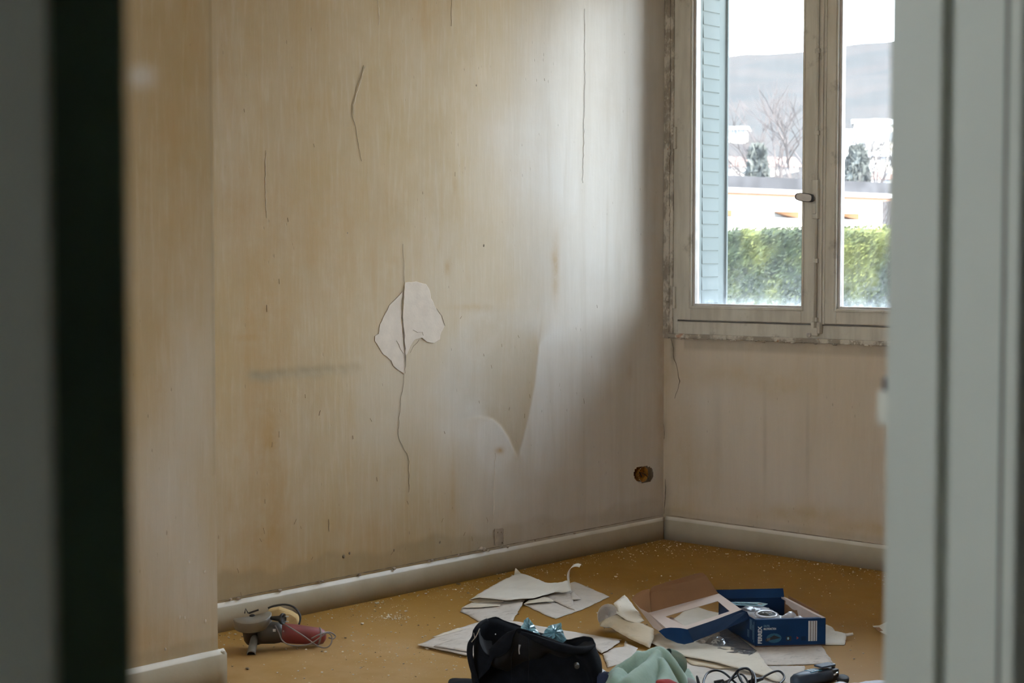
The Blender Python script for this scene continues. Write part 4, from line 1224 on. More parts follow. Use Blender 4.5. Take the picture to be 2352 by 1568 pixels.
# group under and around the black bag
wsh('large torn wallpaper sheet spread out behind the black bag', [(1052, 1443, 0), (1100, 1428, 0), (1150, 1424, 0), (1192, 1428, 0), (1240, 1438, 0), (1292, 1447, 0), (1360, 1458, 0), (1428, 1469, 0), (1400, 1482, 0), (1371, 1497, 0), (1300, 1500, 0), (1180, 1480, 0), (1100, 1470, 0)], 'paper_back2', 11)
wsh('pale narrow torn sheet left of the bag, lowest layer', [(994, 1462, .0), (1022, 1452, .0), (1052, 1442, .0), (1075, 1446, .0), (1060, 1462, .0), (1010, 1466, .0)], 'paper_cream', 12, lift=.002)
wsh('grey pointed torn sheet sticking out left of the bag', [(959, 1481, .0), (1000, 1464, .0), (1040, 1452, .0), (1080, 1442, .0), (1150, 1450, .0), (1200, 1480, .0), (1150, 1515, .0), (1079, 1507, .0), (1020, 1494, .0)], 'paper_back', 13, lift=.006)
wsh('top grey sheet of the stack left of the bag', [(996, 1484, .0), (1040, 1468, .0), (1110, 1462, .0), (1160, 1480, .0), (1130, 1505, .0), (1079, 1497, .0), (1030, 1489, .0)], 'paper_back', 14, lift=.011)
wsh('second sheet just under the right tip of the large one behind the bag', [(1360, 1484, 0), (1395, 1474, 0), (1422, 1470, 0), (1424, 1474, 0), (1400, 1490, 0), (1382, 1500, 0)], 'paper_back', 15, lift=.005)
wsh('small ragged scrap between the bag and the green sweatshirt', [(1384, 1502, 0), (1410, 1488, 0), (1433, 1485, 0), (1436, 1470, .004), (1442, 1478, .002), (1465, 1488, 0), (1458, 1505, 0), (1440, 1520, 0), (1395, 1533, 0)], 'paper_back2', 16)

# rolled tan piece
rt = empty('rolled_wallpaper', P(1440, 1450, z=0), label='tan curled and rolled wallpaper piece left of the open box lid', cat='paper', group='torn wallpaper pieces on the floor')
D2 = (P(1400, 1452, z=0.0) - CAM).dot(FWD)
arc = []
for k in range(15):
    an = math.radians(215 - k * 17)
    arc.append((1397 + 24 * math.cos(an), 1413 - 30 * math.sin(an) * .95 - 2))
V, Fc = [], []
for i, (a, b) in enumerate(arc):
    V.append(P(a, b + 4, D=D2 - .02)); V.append(P(a + 6 + i * .7, b + 10 + i * 0.6, D=D2 + .03)); V.append(P(a + 16 + i * 0.9, b + 20, D=D2 + .08))
for i in range(len(arc) - 1): Fc += [(3 * i, 3 * i + 1, 3 * i + 4, 3 * i + 3), (3 * i + 1, 3 * i + 2, 3 * i + 5, 3 * i + 4)]
mesh('curled_end', (V, Fc), 'paper_tan', rt, world=True, smooth=True, solid=.001)
# a domed back of the roll so that it reads as a hollow tube end
V, Fc = [], []
rings = [(1.0, 0, .0), (0.72, .015, 0), (0.35, .025, 0), (0.0, .03, 0)]
for (k, dpt, _) in rings:
    for i in range(20):
        an = 2 * PI * i / 20; V.append(P(1397 + 25 * k * math.cos(an), 1414 - 28 * k * math.sin(an), D=D2 - .02 + dpt))
for r_ in range(3):
    for i in range(20): a = r_ * 20 + i; b = r_ * 20 + (i + 1) % 20; Fc.append((a, b, b + 20, a + 20))
mesh('roll_inside', (V, Fc), 'paper_back', rt, world=True, smooth=True, solid=.001)
sheet('trailing_strip', None, [(1376, 1430, .040), (1392, 1420, .060), (1418, 1410, .066), (1440, 1424, .056), (1475, 1432, .050), (1501, 1444, .040), (1502, 1460, .025), (1493, 1488, .006), (1470, 1478, .012), (1430, 1458, .022), (1402, 1440, .032), (1378, 1438, .034)], 'paper_tan', parent=rt, seed=21, wave=.006)
sheet('upright_fold', None, [(1409, 1386, .095), (1424, 1374, .098), (1435, 1366, .104), (1446, 1380, .090), (1462, 1400, .075), (1480, 1425, .055), (1465, 1432, .050), (1438, 1424, .060), (1418, 1410, .070)], 'paper_cream', parent=rt, seed=22, wave=.006)

# sheets under the box and the lid
wsh('broad grey torn sheet lying under the front of the blue box', [(1690, 1470, 0), (1760, 1462, 0), (1884, 1478, 0), (1898, 1500, 0), (1914, 1522, 0), (1850, 1526, 0), (1742, 1529, 0), (1700, 1505, 0)], 'paper_back', 31)
wsh('long pale cream sheet running from the lid towards the black cables', [(1480, 1465, 0), (1560, 1440, 0), (1680, 1450, 0), (1735, 1490, 0), (1762, 1528, .002), (1808, 1568, 0), (1775, 1563, 0), (1740, 1548, .002), (1688, 1533, .006), (1640, 1520, .006), (1573, 1507, .006), (1530, 1497, .003)], 'paper_cream', 32, lift=.006)
wsh('flat grey sheet at the bottom beneath the cables', [(1500, 1525, 0), (1580, 1512, 0), (1680, 1522, 0), (1740, 1530, 0), (1848, 1529, 0), (1850, 1562, 0), (1780, 1590, 0), (1600, 1600, 0), (1520, 1560, 0)], 'paper_back2', 33)
wsh('brown edged torn strip between the two sheets below the lid', [(1560, 1508, 0), (1600, 1512, .0), (1660, 1524, .0), (1700, 1534, 0), (1650, 1536, 0), (1590, 1526, 0)], 'paper_tan', 34, lift=.004, jit=.003)
wsh('white torn sheet visible through the cut-out of the lid', [(1530, 1428, 0), (1552, 1418, 0), (1572, 1403, 0), (1603, 1394, 0), (1626, 1402, 0), (1655, 1408, 0), (1672, 1425, 0), (1640, 1436, 0), (1570, 1438, 0)], 'paper_white', 35)
wsh('crisp white ragged sheet showing right of the blue box', [(1870, 1440, .0), (1899, 1434, .006), (1910, 1440, .010), (1918, 1449, .012), (1932, 1452, .014), (1944, 1455, .018), (1943, 1468, .008), (1939, 1481, .0), (1898, 1481, .0), (1870, 1478, .0)], 'paper_white', 36, wave=.006)
o = mesh('paper_tube', tube([P(1942, 1458, z=.016), P(1959, 1456, z=.018)], .0055, 12), 'paper_white', smooth=True, label='little rolled white paper tube at the tip of the ragged sheet', cat='paper'); center_origin(o)
wsh('white and brown scrap half hidden by the right door frame', [(2004, 1437, .004), (2020, 1436, .010), (2042, 1426, .016), (2080, 1440, .0), (2080, 1462, .0), (2040, 1459, .0), (2018, 1449, .0)], 'paper_white', 37)
wsh('small brown flake on the white scrap beside the right door frame', [(2006, 1440, .012), (2020, 1441, .016), (2028, 1448, .010), (2018, 1450, .008)], 'card_brown', 38, step=.006, jit=.0005)


# ------------------------------------------------------------------ angle grinder
def vframe(px, py, z=0.0, rz=0.0, **kw):
    name = kw.pop('name'); p = P(px, py, z=z); return empty(name, p, YAW + rz, **kw)


gr = vframe(640, 1490, name='angle_grinder', label='old red and grey angle grinder with its cord wrapped round it by the baseboard', cat='power tool')
GD = (P(640, 1490) - CAM).dot(FWD); S_ = GD / F      # metres per pixel at the grinder


def G(px, py, y=0.0): return P(px, py, D=GD + y)


hA, hB = G(640, 1452, .0), G(744, 1462, .05)
ax = (hB - hA).normalized()
L_ = (hB - hA).length
grip = lathe([(0.0, 0.0), (.030, 0.0), (.033, .02), (.033, .06), (.031, .10), (.029, L_ - .018), (.024, L_ - .002), (.012, L_ + .006), (0, L_ + .006)], hA, ax, 28)
mesh('grip', grip, 'red_grip', gr, world=True, smooth=True)
mesh('grip_seam', lathe([(.0295, L_ - .022), (.0312, L_ - .020), (.0312, L_ - .017), (.029, L_ - .015)], hA, ax, 28), 'cord_grey', gr, world=True, smooth=True)
mA = G(592, 1453, -.01)
mesh('motor_housing', lathe([(0, 0), (.034, 0), (.037, .012), (.037, .055), (.034, .075), (.030, .08)], mA, (hA - mA).normalized(), 28), 'grey_metal', gr, world=True, smooth=True)
mh = mesh('label_plate', [b2(-.011, -.001, -.006, .011, .001, .006)], 'dark_rubber', gr); mh.location = gr.matrix_world.inverted() @ G(630, 1448, 0) if False else (0, 0, 0)
bpy.data.objects.remove(mh)
pm = G(632, 1447, -.052)
mesh('rating_mark', [box(pm + RGT * -.003, (.009, .002, .009), Matrix.Rotation(YAW, 3, 'Z'))], 'print_white', gr, world=True)
mesh('screw', ico(G(651, 1449, -.042), .003, 1), 'steel', gr, world=True)
# gear head below the guard
tilt = (UP * .965 - FWD * .22 + RGT * -.05).normalized()
gc = G(580, 1421, .0)
mesh('gear_head', lathe([(0, -.075), (.030, -.072), (.036, -.06), (.038, -.03), (.046, -.022), (.046, -.006), (.03, 0)], gc - tilt * .012, tilt, 28), 'grey_metal', gr, world=True, smooth=True)
# guard: half disc with a down-turned rim
R_ = 44 * S_
cut = (RGT * 0.92 + FWD * 0.38); cut = (cut - tilt * cut.dot(tilt)).normalized()
a_ref = cut
prof = [(.004, 0.012), (R_ - .004, 0.012), (R_ - .001, .0105), (R_, .006), (R_, -.020), (R_ - .002, -.022), (R_ - .002, .005), (R_ - .006, .0085), (.004, .0085)]
w_ = tilt.cross(a_ref)
sgn = 1 if w_.dot(FWD) < 0 else -1
if sgn > 0: g_ = lathe(prof, gc, tilt, 36, 0 - .10, PI + .10, ref=a_ref)
else: g_ = lathe(prof, gc, tilt, 36, PI - .10, 2 * PI + .10, ref=a_ref)
gd = mesh('guard', g_, 'guard', gr, world=True, smooth=True)
md = gd.modifiers.new('th', 'SOLIDIFY'); md.thickness = .0004
mesh('guard_lip', lathe([(R_ + .0002, .0095), (R_ + .0014, .0102), (R_ - .001, .0122)], gc, tilt, 36, (0 if sgn > 0 else PI), (PI if sgn > 0 else 2 * PI), ref=a_ref), 'guard', gd, world=True, smooth=True)
# disc flange with a bent clip at the cut edge
mesh('spindle_flange', [lathe([(0, .0145), (.008, .0145), (.010, .0125), (.011, .006), (.011, -.002)], gc, tilt, 20)], 'dark_rubber', gr, world=True, smooth=True)
c1 = G(570, 1407, .0)
mesh('spring_clip', [tube([G(562, 1408), G(564, 1397), G(570, 1408)], .0022, 6), tube([G(571, 1408), G(594, 1400, .01)], .0032, 6)], 'dark_rubber', gr, world=True)
# side handle pointing at the camera
s0, s1_ = G(585, 1462, -.02), G(577, 1502, -.085)
sa = (s1_ - s0).normalized(); sl = (s1_ - s0).length
mesh('side_handle', lathe([(0, 0), (.010, 0), (.0125, .01), (.0135, .03), (.0145, sl - .006), (.0155, sl - .001), (.0135, sl), (.0125, sl)], s0, sa, 24), 'handle_grey', gr, world=True, smooth=True)
mesh('handle_end', lathe([(.013, sl - .0005), (.0115, sl - .006), (0, sl - .007)], s0, sa, 24), 'dark_rubber', gr, world=True, smooth=True)
# tie of grey cord and the black cable loop
loops = [[(632, 1436, -.03), (640, 1452, -.04), (648, 1470, -.04), (664, 1480, -.04), (690, 1482, -.04), (715, 1477, -.035), (740, 1460, -.02), (752, 1453, -.01), (762, 1461, .0), (760, 1478, -.01), (748, 1487, -.02), (728, 1482, -.03),
          (700, 1462, -.035), (675, 1446, -.035), (655, 1434, -.03), (640, 1427, -.02)],
         [(715, 1466, -.035), (735, 1456, -.02), (755, 1451, .02), (770, 1459, .03), (766, 1466, .02), (755, 1464, .01)]]
for lp in loops:
    mesh('tied_cord', tube(catmull([G(*q) for q in lp], 6), .0024, 8), 'cord_grey', gr, world=True, smooth=True)
mesh('power_cable', tube(catmull([G(616, 1396, .04), G(630, 1391, .05), (G(655, 1388, .06)), G(675, 1394, .06), G(687, 1408, .05), G(690, 1420, .04), G(686, 1436, .03)], 7), .0034, 10), 'dark_rubber', gr, world=True, smooth=True)
pa, pb = G(622, 1419, -.01), G(653, 1421, -.03)
pl_ = mesh('plug', lathe([(0, 0), (.006, 0), (.008, .02), (.010, .035), (.0185, .042), (.0195, .046), (.0185, .050), (.015, .050), (.014, .047), (0, .047)], pa, (pb - pa).normalized(), 24), 'dark_rubber', gr, world=True, smooth=True)
pd = (pb - pa).normalized(); ps = pa + pd * .047
for dz in (.0085, -.0085): mesh('pin', tube([ps + UP * dz + RGT * .0, ps + UP * dz + pd * .021], .0022, 8), 'steel', pl_, world=True, smooth=True)

# cream block leaning behind the grinder
cb = [G(614, 1402, .06), G(640, 1398, .07), G(668, 1408, .075), G(684, 1418, .07), G(687, 1438, .05), G(650, 1448, .04), G(618, 1440, .04)]
nb = (RGT * .1 + FWD * .8 + UP * .35).normalized(); n_ = len(cb); cb = [p + FWD * .012 for p in cb]
V = [p - nb * .006 for p in cb] + [p + nb * .014 for p in cb]
Fc = [(i, (i + 1) % n_, n_ + (i + 1) % n_, n_ + i) for i in range(n_)] + [tuple(range(n_ - 1, -1, -1)), tuple(range(n_, 2 * n_))]
o = mesh('foam_pad', (V, Fc), 'foam', bevel=.006, label='rounded cream yellow pad leaning behind the red angle grinder', cat='pad'); center_origin(o)

# ------------------------------------------------------------------ blue tool box
BX = empty('tool_box', P(1735, 1485, z=.006), YAW + math.radians(6.0), label='opened dark blue cardboard tool box with white printed lettering', cat='box')
BW, BL, BH, BT = .243, .345, .092, .002
skew = -0.045


def bxp(x, y, z): return Vector((x + skew * y / BL, y, z))


def wallq(a, b, z0, z1, t=BT):
    """vertical card wall between two local floor points"""
    a = Vector(a); b = Vector(b); d = (b - a); n = Vector((-d.y, d.x, 0)).normalized() * t
    V = [bxp(p.x, p.y, z) for z in (z0, z1) for p in (a, b, b + n, a + n)]
    return V, [(0, 1, 5, 4), (1, 2, 6, 5), (2, 3, 7, 6), (3, 0, 4, 7), (3, 2, 1, 0), (4, 5, 6, 7)]


mesh('front_panel', wallq((0, 0, 0), (BW, 0, 0), 0, BH), 'card_blue', BX)
mesh('left_panel', wallq((0, BL, 0), (0, 0, 0), 0, BH), 'card_blue', BX)
mesh('right_panel', wallq((BW, 0, 0), (BW, BL, 0), 0, BH), 'card_blue', BX)
mesh('back_panel', wallq((BW, BL, 0), (0, BL, 0), 0, BH), 'card_blue2', BX)
mesh('base_panel', ([bxp(0, 0, 0), bxp(BW, 0, 0), bxp(BW, BL, 0), bxp(0, BL, 0), bxp(0, 0, .003), bxp(BW, 0, .003), bxp(BW, BL, .003), bxp(0, BL, .003)], [(3, 2, 1, 0), (4, 5, 6, 7), (0, 1, 5, 4), (1, 2, 6, 5), (2, 3, 7, 6), (3, 0, 4, 7)]), 'card_brown', BX)
# inner side flaps: pale rim, brown inside
mesh('inner_flap', wallq((BW - .004, .01, 0), (BW - .004, BL - .01, 0), .004, BH + .001, .0015), 'card_brown', BX)
mesh('rim', [wallq((BW - .012, .002, 0), (BW - .012, BL, 0), BH - .004, BH + .0015, .0012), ([bxp(BW - .013, .002, BH + .001), bxp(BW, .002, BH + .001), bxp(BW, BL, BH + .001), bxp(BW - .008, BL, BH + .001)], [(0, 1, 2, 3)])], 'card_white', BX, solid=.0008)
# lip torn down on the right with a ragged edge
V = []; Fc = []
for k in range(15):
    y = .02 + k * (BL - .06) / 14; V += [bxp(BW - .013, y, BH), bxp(BW - .014, y, BH - .012 - .014 * random.random() - (.02 if 3 < k < 9 else 0))]
for k in range(14): Fc.append((2 * k, 2 * k + 1, 2 * k + 3, 2 * k + 2))
mesh('torn_lip', (V, Fc), 'card_white', BX, solid=.0008)
mesh('right_flap', wallq((BW + .004, .06, 0), (BW + .010, BL - .01, 0), BH - .012, BH + .008, .0015), 'card_brown', BX)
mesh('back_flap', ([bxp(-.005, BL, BH), bxp(BW - .002, BL, BH), bxp(BW - .002, BL + .012, BH + .030), bxp(-.010, BL + .012, BH + .030)], [(0, 1, 2, 3)]), 'card_blue', BX, solid=.0022)
mesh('front_lip', ([bxp(.002, .002, BH), bxp(BW - .006, .002, BH), bxp(BW - .020, .010, BH + .0015), bxp(.002, .010, BH + .0015)], [(0, 1, 2, 3)]), 'card_blue', BX, solid=.001)


def text(s, size, m, parent, xf, sx=1.0, name='lettering', bold=0.0):
    c = bpy.data.curves.new('t', 'FONT'); c.body = s; c.size = size; c.extrude = 0.0002; c.offset = bold; c.resolution_u = 3
    o = bpy.data.objects.new('t', c); COL.objects.link(o)
    dg = bpy.context.evaluated_depsgraph_get(); me = bpy.data.meshes.new_from_object(o.evaluated_get(dg))
    bpy.data.objects.remove(o)
    me.transform(Matrix.Diagonal((sx, 1, 1, 1))); me.materials.clear(); me.materials.append(M[m])
    q = bpy.data.objects.new(name, me); COL.objects.link(q); q.parent = parent; q.matrix_local = xf; return q


FRT = Matrix(((1, 0, 0, 0), (0, 0, -1, 0), (0, 1, 0, 0), (0, 0, 0, 1)))   # XY text -> XZ plane facing -Y


def fx(x, z, y=-.0008, rot=0.0): return Matrix.Translation((x, y, z)) @ FRT @ Matrix.Rotation(rot, 4, 'Z')


text('FERREX', .0185, 'print_white', BX, fx(.0215, .010, rot=PI / 2), 0.94, bold=.0006)
text('OUTIL', .0095, 'print_pale', BX, fx(.028, .067), .78)
text('MULTIFONCTION', .0095, 'print_white', BX, fx(.028, .057), .56, bold=.0002)


def fpoly(name, pts, m, y=-.0006):
    n = len(pts); V = [(x, y, z) for x, z in pts] + [(x, 0.0002, z) for x, z in pts]
    return mesh(name, (V, [tuple(range(n))] + [(i, (i + 1) % n, n + (i + 1) % n, n + i) for i in range(n)]), m, BX)


def el(cx, cz, a, b, n=20, t=0): return [(cx + a * math.cos(2 * PI * i / n) * math.cos(t) - b * math.sin(2 * PI * i / n) * math.sin(t), cz + a * math.cos(2 * PI * i / n) * math.sin(t) + b * math.sin(2 * PI * i / n) * math.cos(t)) for i in range(n)]


fpoly('printed_glow', el(.064, .028, .026, .016), 'print_cyan', -.0004)
fpoly('printed_tool', [(.034, .019), (.036, .027), (.050, .030), (.064, .038), (.080, .032), (.089, .029), (.070, .025), (.052, .022), (.040, .016)], 'print_dark', -.0007)
fpoly('printed_case', [(.040, .020), (.040, .028), (.051, .029), (.050, .021)], 'print_brown', -.0009)
fpoly('printed_badge', el(.113, .026, .0035, .0045), 'print_pale', -.0006)
fpoly('printed_badge', [(.106, .018), (.124, .018), (.124, .033), (.106, .033)], 'print_dark', -.0004)
fpoly('printed_badge', el(.145, .027, .005, .006, 3), 'print_red', -.0006)
fpoly('printed_badge', [(.158, .018), (.175, .018), (.175, .032), (.158, .032)], 'card_blue2', -.0004)
fpoly('barcode_field', [(.183, .015), (.213, .015), (.213, .084), (.183, .084)], 'print_white', -.0005)
for x, w in ((.188, .003), (.1925, .0012), (.198, .0026), (.203, .001), (.2065, .0030)):
    fpoly('barcode_bar', [(x, .0152), (x + w, .0152), (x + w, .0838), (x, .0838)], 'print_brown', -.0008)
# printed text block on the left side
LFT = Matrix(((0, 0, -1, 0), (-1, 0, 0, 0), (0, 1, 0, 0), (0, 0, 0, 1)))
for k, (y, z0, z1) in enumerate([(.012, .012, .082), (.020, .02, .07), (.030, .05, .084), (.038, .05, .084), (.046, .05, .084), (.056, .02, .045), (.066, .02, .045)]):
    for j in range(int((z1 - z0) / .004)):
        pass
    V = []; Fc = []
    z = z0
    while z < z1:
        h = random.uniform(.002, .005); b = len(V)
        V += [bxp(-.0006, y, z), bxp(-.0006, y + .0035, z), bxp(-.0006, y + .0035, z + h), bxp(-.0006, y, z + h)]; Fc.append((b, b + 1, b + 2, b + 3)); z += h + .0014
    mesh('printed_lines', (V, Fc), 'print_pale', BX, solid=.0002)

# what lies in the box
tray = empty('plastic_tray', (0, 0, 0), label='crumpled clear plastic bag and tray filling the left half of the blue box', cat='packaging')
tray.location = BX.location + Vector((0, 0, .005)); tray.rotation_euler = BX.rotation_euler
V, Fc = [], []; n1, n2 = 18, 22
for i in range(n1 + 1):
    for j in range(n2 + 1):
        x = .008 + .155 * i / n1; y = .012 + .30 * j / n2
        edge = min(1, min(i, n1 - i) / 3) * min(1, min(j, n2 - j) / 2.5)
        z = .01 + .062 * edge ** .6 + .008 * noise.noise(Vector((x * 30, y * 22, 2))) + .005 * abs(noise.noise(Vector((x * 70, y * 50, 9))))
        V.append(bxp(x, y, z))
for i in range(n1):
    for j in range(n2): a = i * (n2 + 1) + j; Fc.append((a, a + n2 + 1, a + n2 + 2, a + 1))
mesh('film', (V, Fc), 'white_film', tray, smooth=True, solid=.0006)
dsc = empty('sanding_disc', BX.location, YAW, label='round blade wheel with a pale rim lying in the plastic inside the box', cat='disc')
cxy = Vector((.072, .085, .089))
cw = chain_matrix(BX) @ bxp(*cxy)
ax_ = (UP + FWD * -.1).normalized()
mesh('rim', lathe([(.030, 0), (.040, .001), (.041, .003), (.034, .006), (.030, .004)], cw, ax_, 28), 'white_film', dsc, world=True, smooth=True)
mesh('wheel', lathe([(0, .006), (.012, .006), (.014, .003), (.0298, .002), (.0298, 0), (0, 0)], cw, ax_, 28), 'tool_dark', dsc, world=True, smooth=True)
mesh('slot', [box(cw + UP * .007 + RGT * (-.012 + .012 * k), (.005, .012, .002), Matrix.Rotation(YAW + .5 * k, 3, 'Z')) for k in range(3)], 'steel', dsc, world=True)
for (x, y, r, lab, sc_) in [(.165, .03, .020, 'small pale plastic accessory standing by the front inside of the blue box', (1, 1.3, .8)), (.150, .085, .020, 'bent clear plastic wrapper in the middle of the blue box', (.8, 2.2, 1.2))]:
    c = chain_matrix(BX) @ bxp(x, y, .078 if y < .05 else .073)
    v = ico(c, r, 3, .0, sc_, 3)
    v = ([p + Vector((noise.noise(p * 60), noise.noise(p * 60 + Vector((5, 0, 0))), noise.noise(p * 60 + Vector((0, 9, 0))))) * .006 for p in v[0]], v[1])
    o = mesh('plastic_wrapper', v, 'white_film', smooth=True, label=lab, cat='packaging'); center_origin(o)
lf = chain_matrix(BX)
o = mesh('instruction_leaflet', [([lf @ bxp(*q) for q in [(.0, .20, .100), (.10, .19, .096), (.128, .215, .098), (.108, .25, .097), (.01, .25, .100)]], [(0, 1, 2, 3, 4)]),
                                 ([lf @ bxp(*q) for q in [(.012, .215, .103), (.09, .208, .100), (.095, .235, .100), (.018, .238, .103)]], [(0, 1, 2, 3)])], 'blue_film', solid=.0012,
         label='pale blue pointed plastic piece lying across the back of the blue box', cat='packaging'); center_origin(o)

# lid panel with a window, opened to the left
LID = empty('box_lid', P(1600, 1440, z=0), label='cardboard window lid of the tool box, opened to the left, brown inside', cat='box lid')
BR, FR = P(1651, 1363, z=.118), P(1708, 1403, z=.108)
BLc, FLc = P(1489, 1407, z=.070), P(1548, 1458, z=.052)


def quad_hole(a, b, c, d, ha, hb_, hc_, hd_):
    V = [a, b, c, d, ha, hb_, hc_, hd_]; return V, [(0, 1, 5, 4), (1, 2, 6, 5), (2, 3, 7, 6), (3, 0, 4, 7)]


def lerp2(u, v): return BLc.lerp(BR, u).lerp(FLc.lerp(FR, u), v)


mesh('lid_frame', quad_hole(lerp2(0, 0), lerp2(1, 0), lerp2(1, 1), lerp2(0, 1), lerp2(.13, .30), lerp2(.88, .30), lerp2(.86, .84), lerp2(.22, .84)), 'card_white', LID, world=True, solid=.0018)
Df = (BLc - CAM).dot(FWD); Dr = (BR - CAM).dot(FWD)
tf = [(1495, 1408, 0), (1492, 1362, .0), (1495, 1351, 0), (1500, 1346, .02), (1560, 1328, .35), (1606, 1315, .7), (1615, 1315, .78), (1622, 1322, .82), (1636, 1343, .93), (1650, 1363, 1)]
V = [P(a, b, D=Df + (Dr - Df) * t + (.012 if 0 < i < 9 else 0)) for i, (a, b, t) in enumerate(tf)]
mesh('tall_flap', (V, [tuple(range(len(V)))]), 'card_brown', LID, world=True, solid=.002)
V = [P(a, b, D=Df + d) for a, b, d in [(1494, 1409, 0), (1470, 1396, .01), (1453, 1378, .02), (1451, 1373, .02), (1461, 1363, .015), (1476, 1355, .01), (1492, 1352, .006)]]
mesh('tuck_flap', (V, [tuple(range(len(V)))]), 'card_brown', LID, world=True, solid=.002)
V = [P(1451, 1375, z=.085), P(1472, 1390, z=.078), P(1490, 1408, z=.068), P(1549, 1458, z=.050), P(1562, 1477, z=.030), P(1548, 1469, z=.030), P(1501, 1441, z=.035), P(1476, 1408, z=.060)]
mesh('side_flap', (V, [tuple(range(len(V)))]), 'card_white', LID, world=True, solid=.0018)
V = [P(1516, 1423, z=.058), P(1543, 1417, z=.060), P(1580, 1443, z=.050), P(1550, 1448, z=.05)]
mesh('torn_flap', (V, [tuple(range(len(V)))]), 'card_white', LID, world=True, solid=.0015)
Dn = (FLc - CAM).dot(FWD) - .02; De = (FR - CAM).dot(FWD) - .02
V = [P(1578, 1445, D=Dn), P(1640, 1424, D=(Dn + De) / 2), P(1703, 1400, D=De), P(1716, 1405, D=De - .004), P(1723, 1421, D=De - .012), P(1660, 1447, D=(Dn + De) / 2 - .02), P(1593, 1473, D=Dn - .02)]
mesh('near_flap', (V, [tuple(range(len(V)))]), 'card_blue2', LID, world=True, solid=.0022)
V = [P(a, b, D=Dn + d) for a, b, d in [(1579, 1445, 0), (1594, 1474, -.02), (1572, 1479, -.03), (1556, 1476, -.03), (1530, 1465, -.02), (1513, 1449, -.005), (1524, 1443, 0), (1540, 1441, 0), (1562, 1442, 0)]]
mesh('blue_tuck_flap', (V, [tuple(range(len(V)))]), 'card_blue', LID, world=True, solid=.0022)

# clear blister with a dome
bl_ = empty('blister_pack', P(1650, 1480, z=0.008), label='clear plastic blister with a round dome lying in front of the blue box', cat='packaging')
V, Fc = [], []; c00, c10, c11, c01 = P(1575, 1484, z=.010), P(1668, 1440, z=.012), P(1738, 1494, z=.012), P(1715, 1508, z=.010)
dome = P(1645, 1474, z=.012)
n = 30
for i in range(n + 1):
    for j in range(n + 1):
        u, v = i / n, j / n; p = c00.lerp(c10, u).lerp(c01.lerp(c11, u), v)
        d = math.hypot((p - dome).dot(RGT), (p - dome).dot(FWD)); z = .022 * max(0, 1 - (d / .034) ** 2) ** .45 if d < .034 else 0
        z += .0012 * noise.noise(Vector((p.x * 40, p.y * 40, 0))); V.append(p + Vector((0, 0, z)))
for i in range(n):
    for j in range(n): a = i * (n + 1) + j; Fc.append((a, a + n + 1, a + n + 2, a + 1))
mesh('sheet', (V, Fc), 'clear', bl_, world=True, smooth=True, solid=.0006)
mesh('sealed_edge', ribbon([c00, c01, c11], .006, FWD), 'clear', bl_, world=True, solid=.001)


# ------------------------------------------------------------------ black bag
BD = 4.78


def Bp(px, py, y=0.0): return P(px, py, D=BD + y)


bag = empty('cloth_bag', P(1225, 1604, z=0), label='black cloth bag gaping open in the foreground with blue plastic inside', cat='bag')
# silhouette rows as (angle, px, py) of the rim, then rings down to the floor
rim = [  # around: left, back-left ... ; y offset = depth
    (1097, 1450, .00), (1103, 1434, .05), (1118, 1423, .08), (1138, 1418, .10), (1165, 1429, .11), (1200, 1440, .12), (1235, 1452, .12), (1270, 1462, .11), (1305, 1470, .10), (1335, 1464, .08), (1352, 1464, .05),
    (1363, 1472, .02), (1366, 1483, -.02), (1350, 1487, -.06), (1318, 1484, -.08), (1280, 1474, -.09), (1245, 1462, -.09), (1215, 1450, -.09), (1190, 1444, -.08), (1178, 1462, -.085), (1172, 1484, -.085), (1160, 1500, -.08), (1140, 1508, -.07), (1118, 1503, -.05), (1104, 1484, -.03)]
RW = catmull([Bp(*q) for q in rim], 4, closed=True)
c_top = sum(RW, Vector()) / len(RW)
cen = P(1225, 1612, z=0); n = len(RW)
rows = []
NRW = 16
for k in range(NRW + 1):
    t = k / NRW; ring = []
    for i, p in enumerate(RW):
        z = p.z * (1 - t)
        dxy = Vector((p.x - cen.x, p.y - cen.y, 0))
        foot = dxy.normalized() * .0 + Vector(((dxy.dot(RGT) * 1.0), 0, 0)) * 0
        rr = dxy.dot(RGT); gg = dxy.dot(FWD)
        an = math.atan2(gg, rr); bx = .185 * math.copysign(abs(math.cos(an)) ** .6, math.cos(an)); by = .12 * math.copysign(abs(math.sin(an)) ** .6, math.sin(an))
        base = RGT * bx + FWD * by
        s = t ** .55
        q = cen + (RGT * rr + FWD * gg) * (1 - s) + base * s
        bul = math.sin(PI * min(1, t * 1.1)) * .012
        q += dxy.normalized() * bul; q.z = z
        w = noise.noise(Vector((q.x * 9, q.y * 9, q.z * 14))) * .022 + (.5 - abs(noise.noise(Vector((q.x * 16, q.y * 16, q.z * 9))))) * .016 + noise.noise(Vector((q.x * 40, q.y * 40, q.z * 40))) * .003
        q += dxy.normalized() * w * math.sin(PI * t) if t < 1 else Vector()
        ring.append(q)
    rows.append(ring)
V = [q for r_ in rows for q in r_]; Fc = []
for k in range(NRW):
    for i in range(n): a = k * n + i; b = k * n + (i + 1) % n; Fc.append((a, a + n, b + n, b))
mesh('body', (V, Fc), 'bag', bag, world=True, smooth=True, solid=.003)
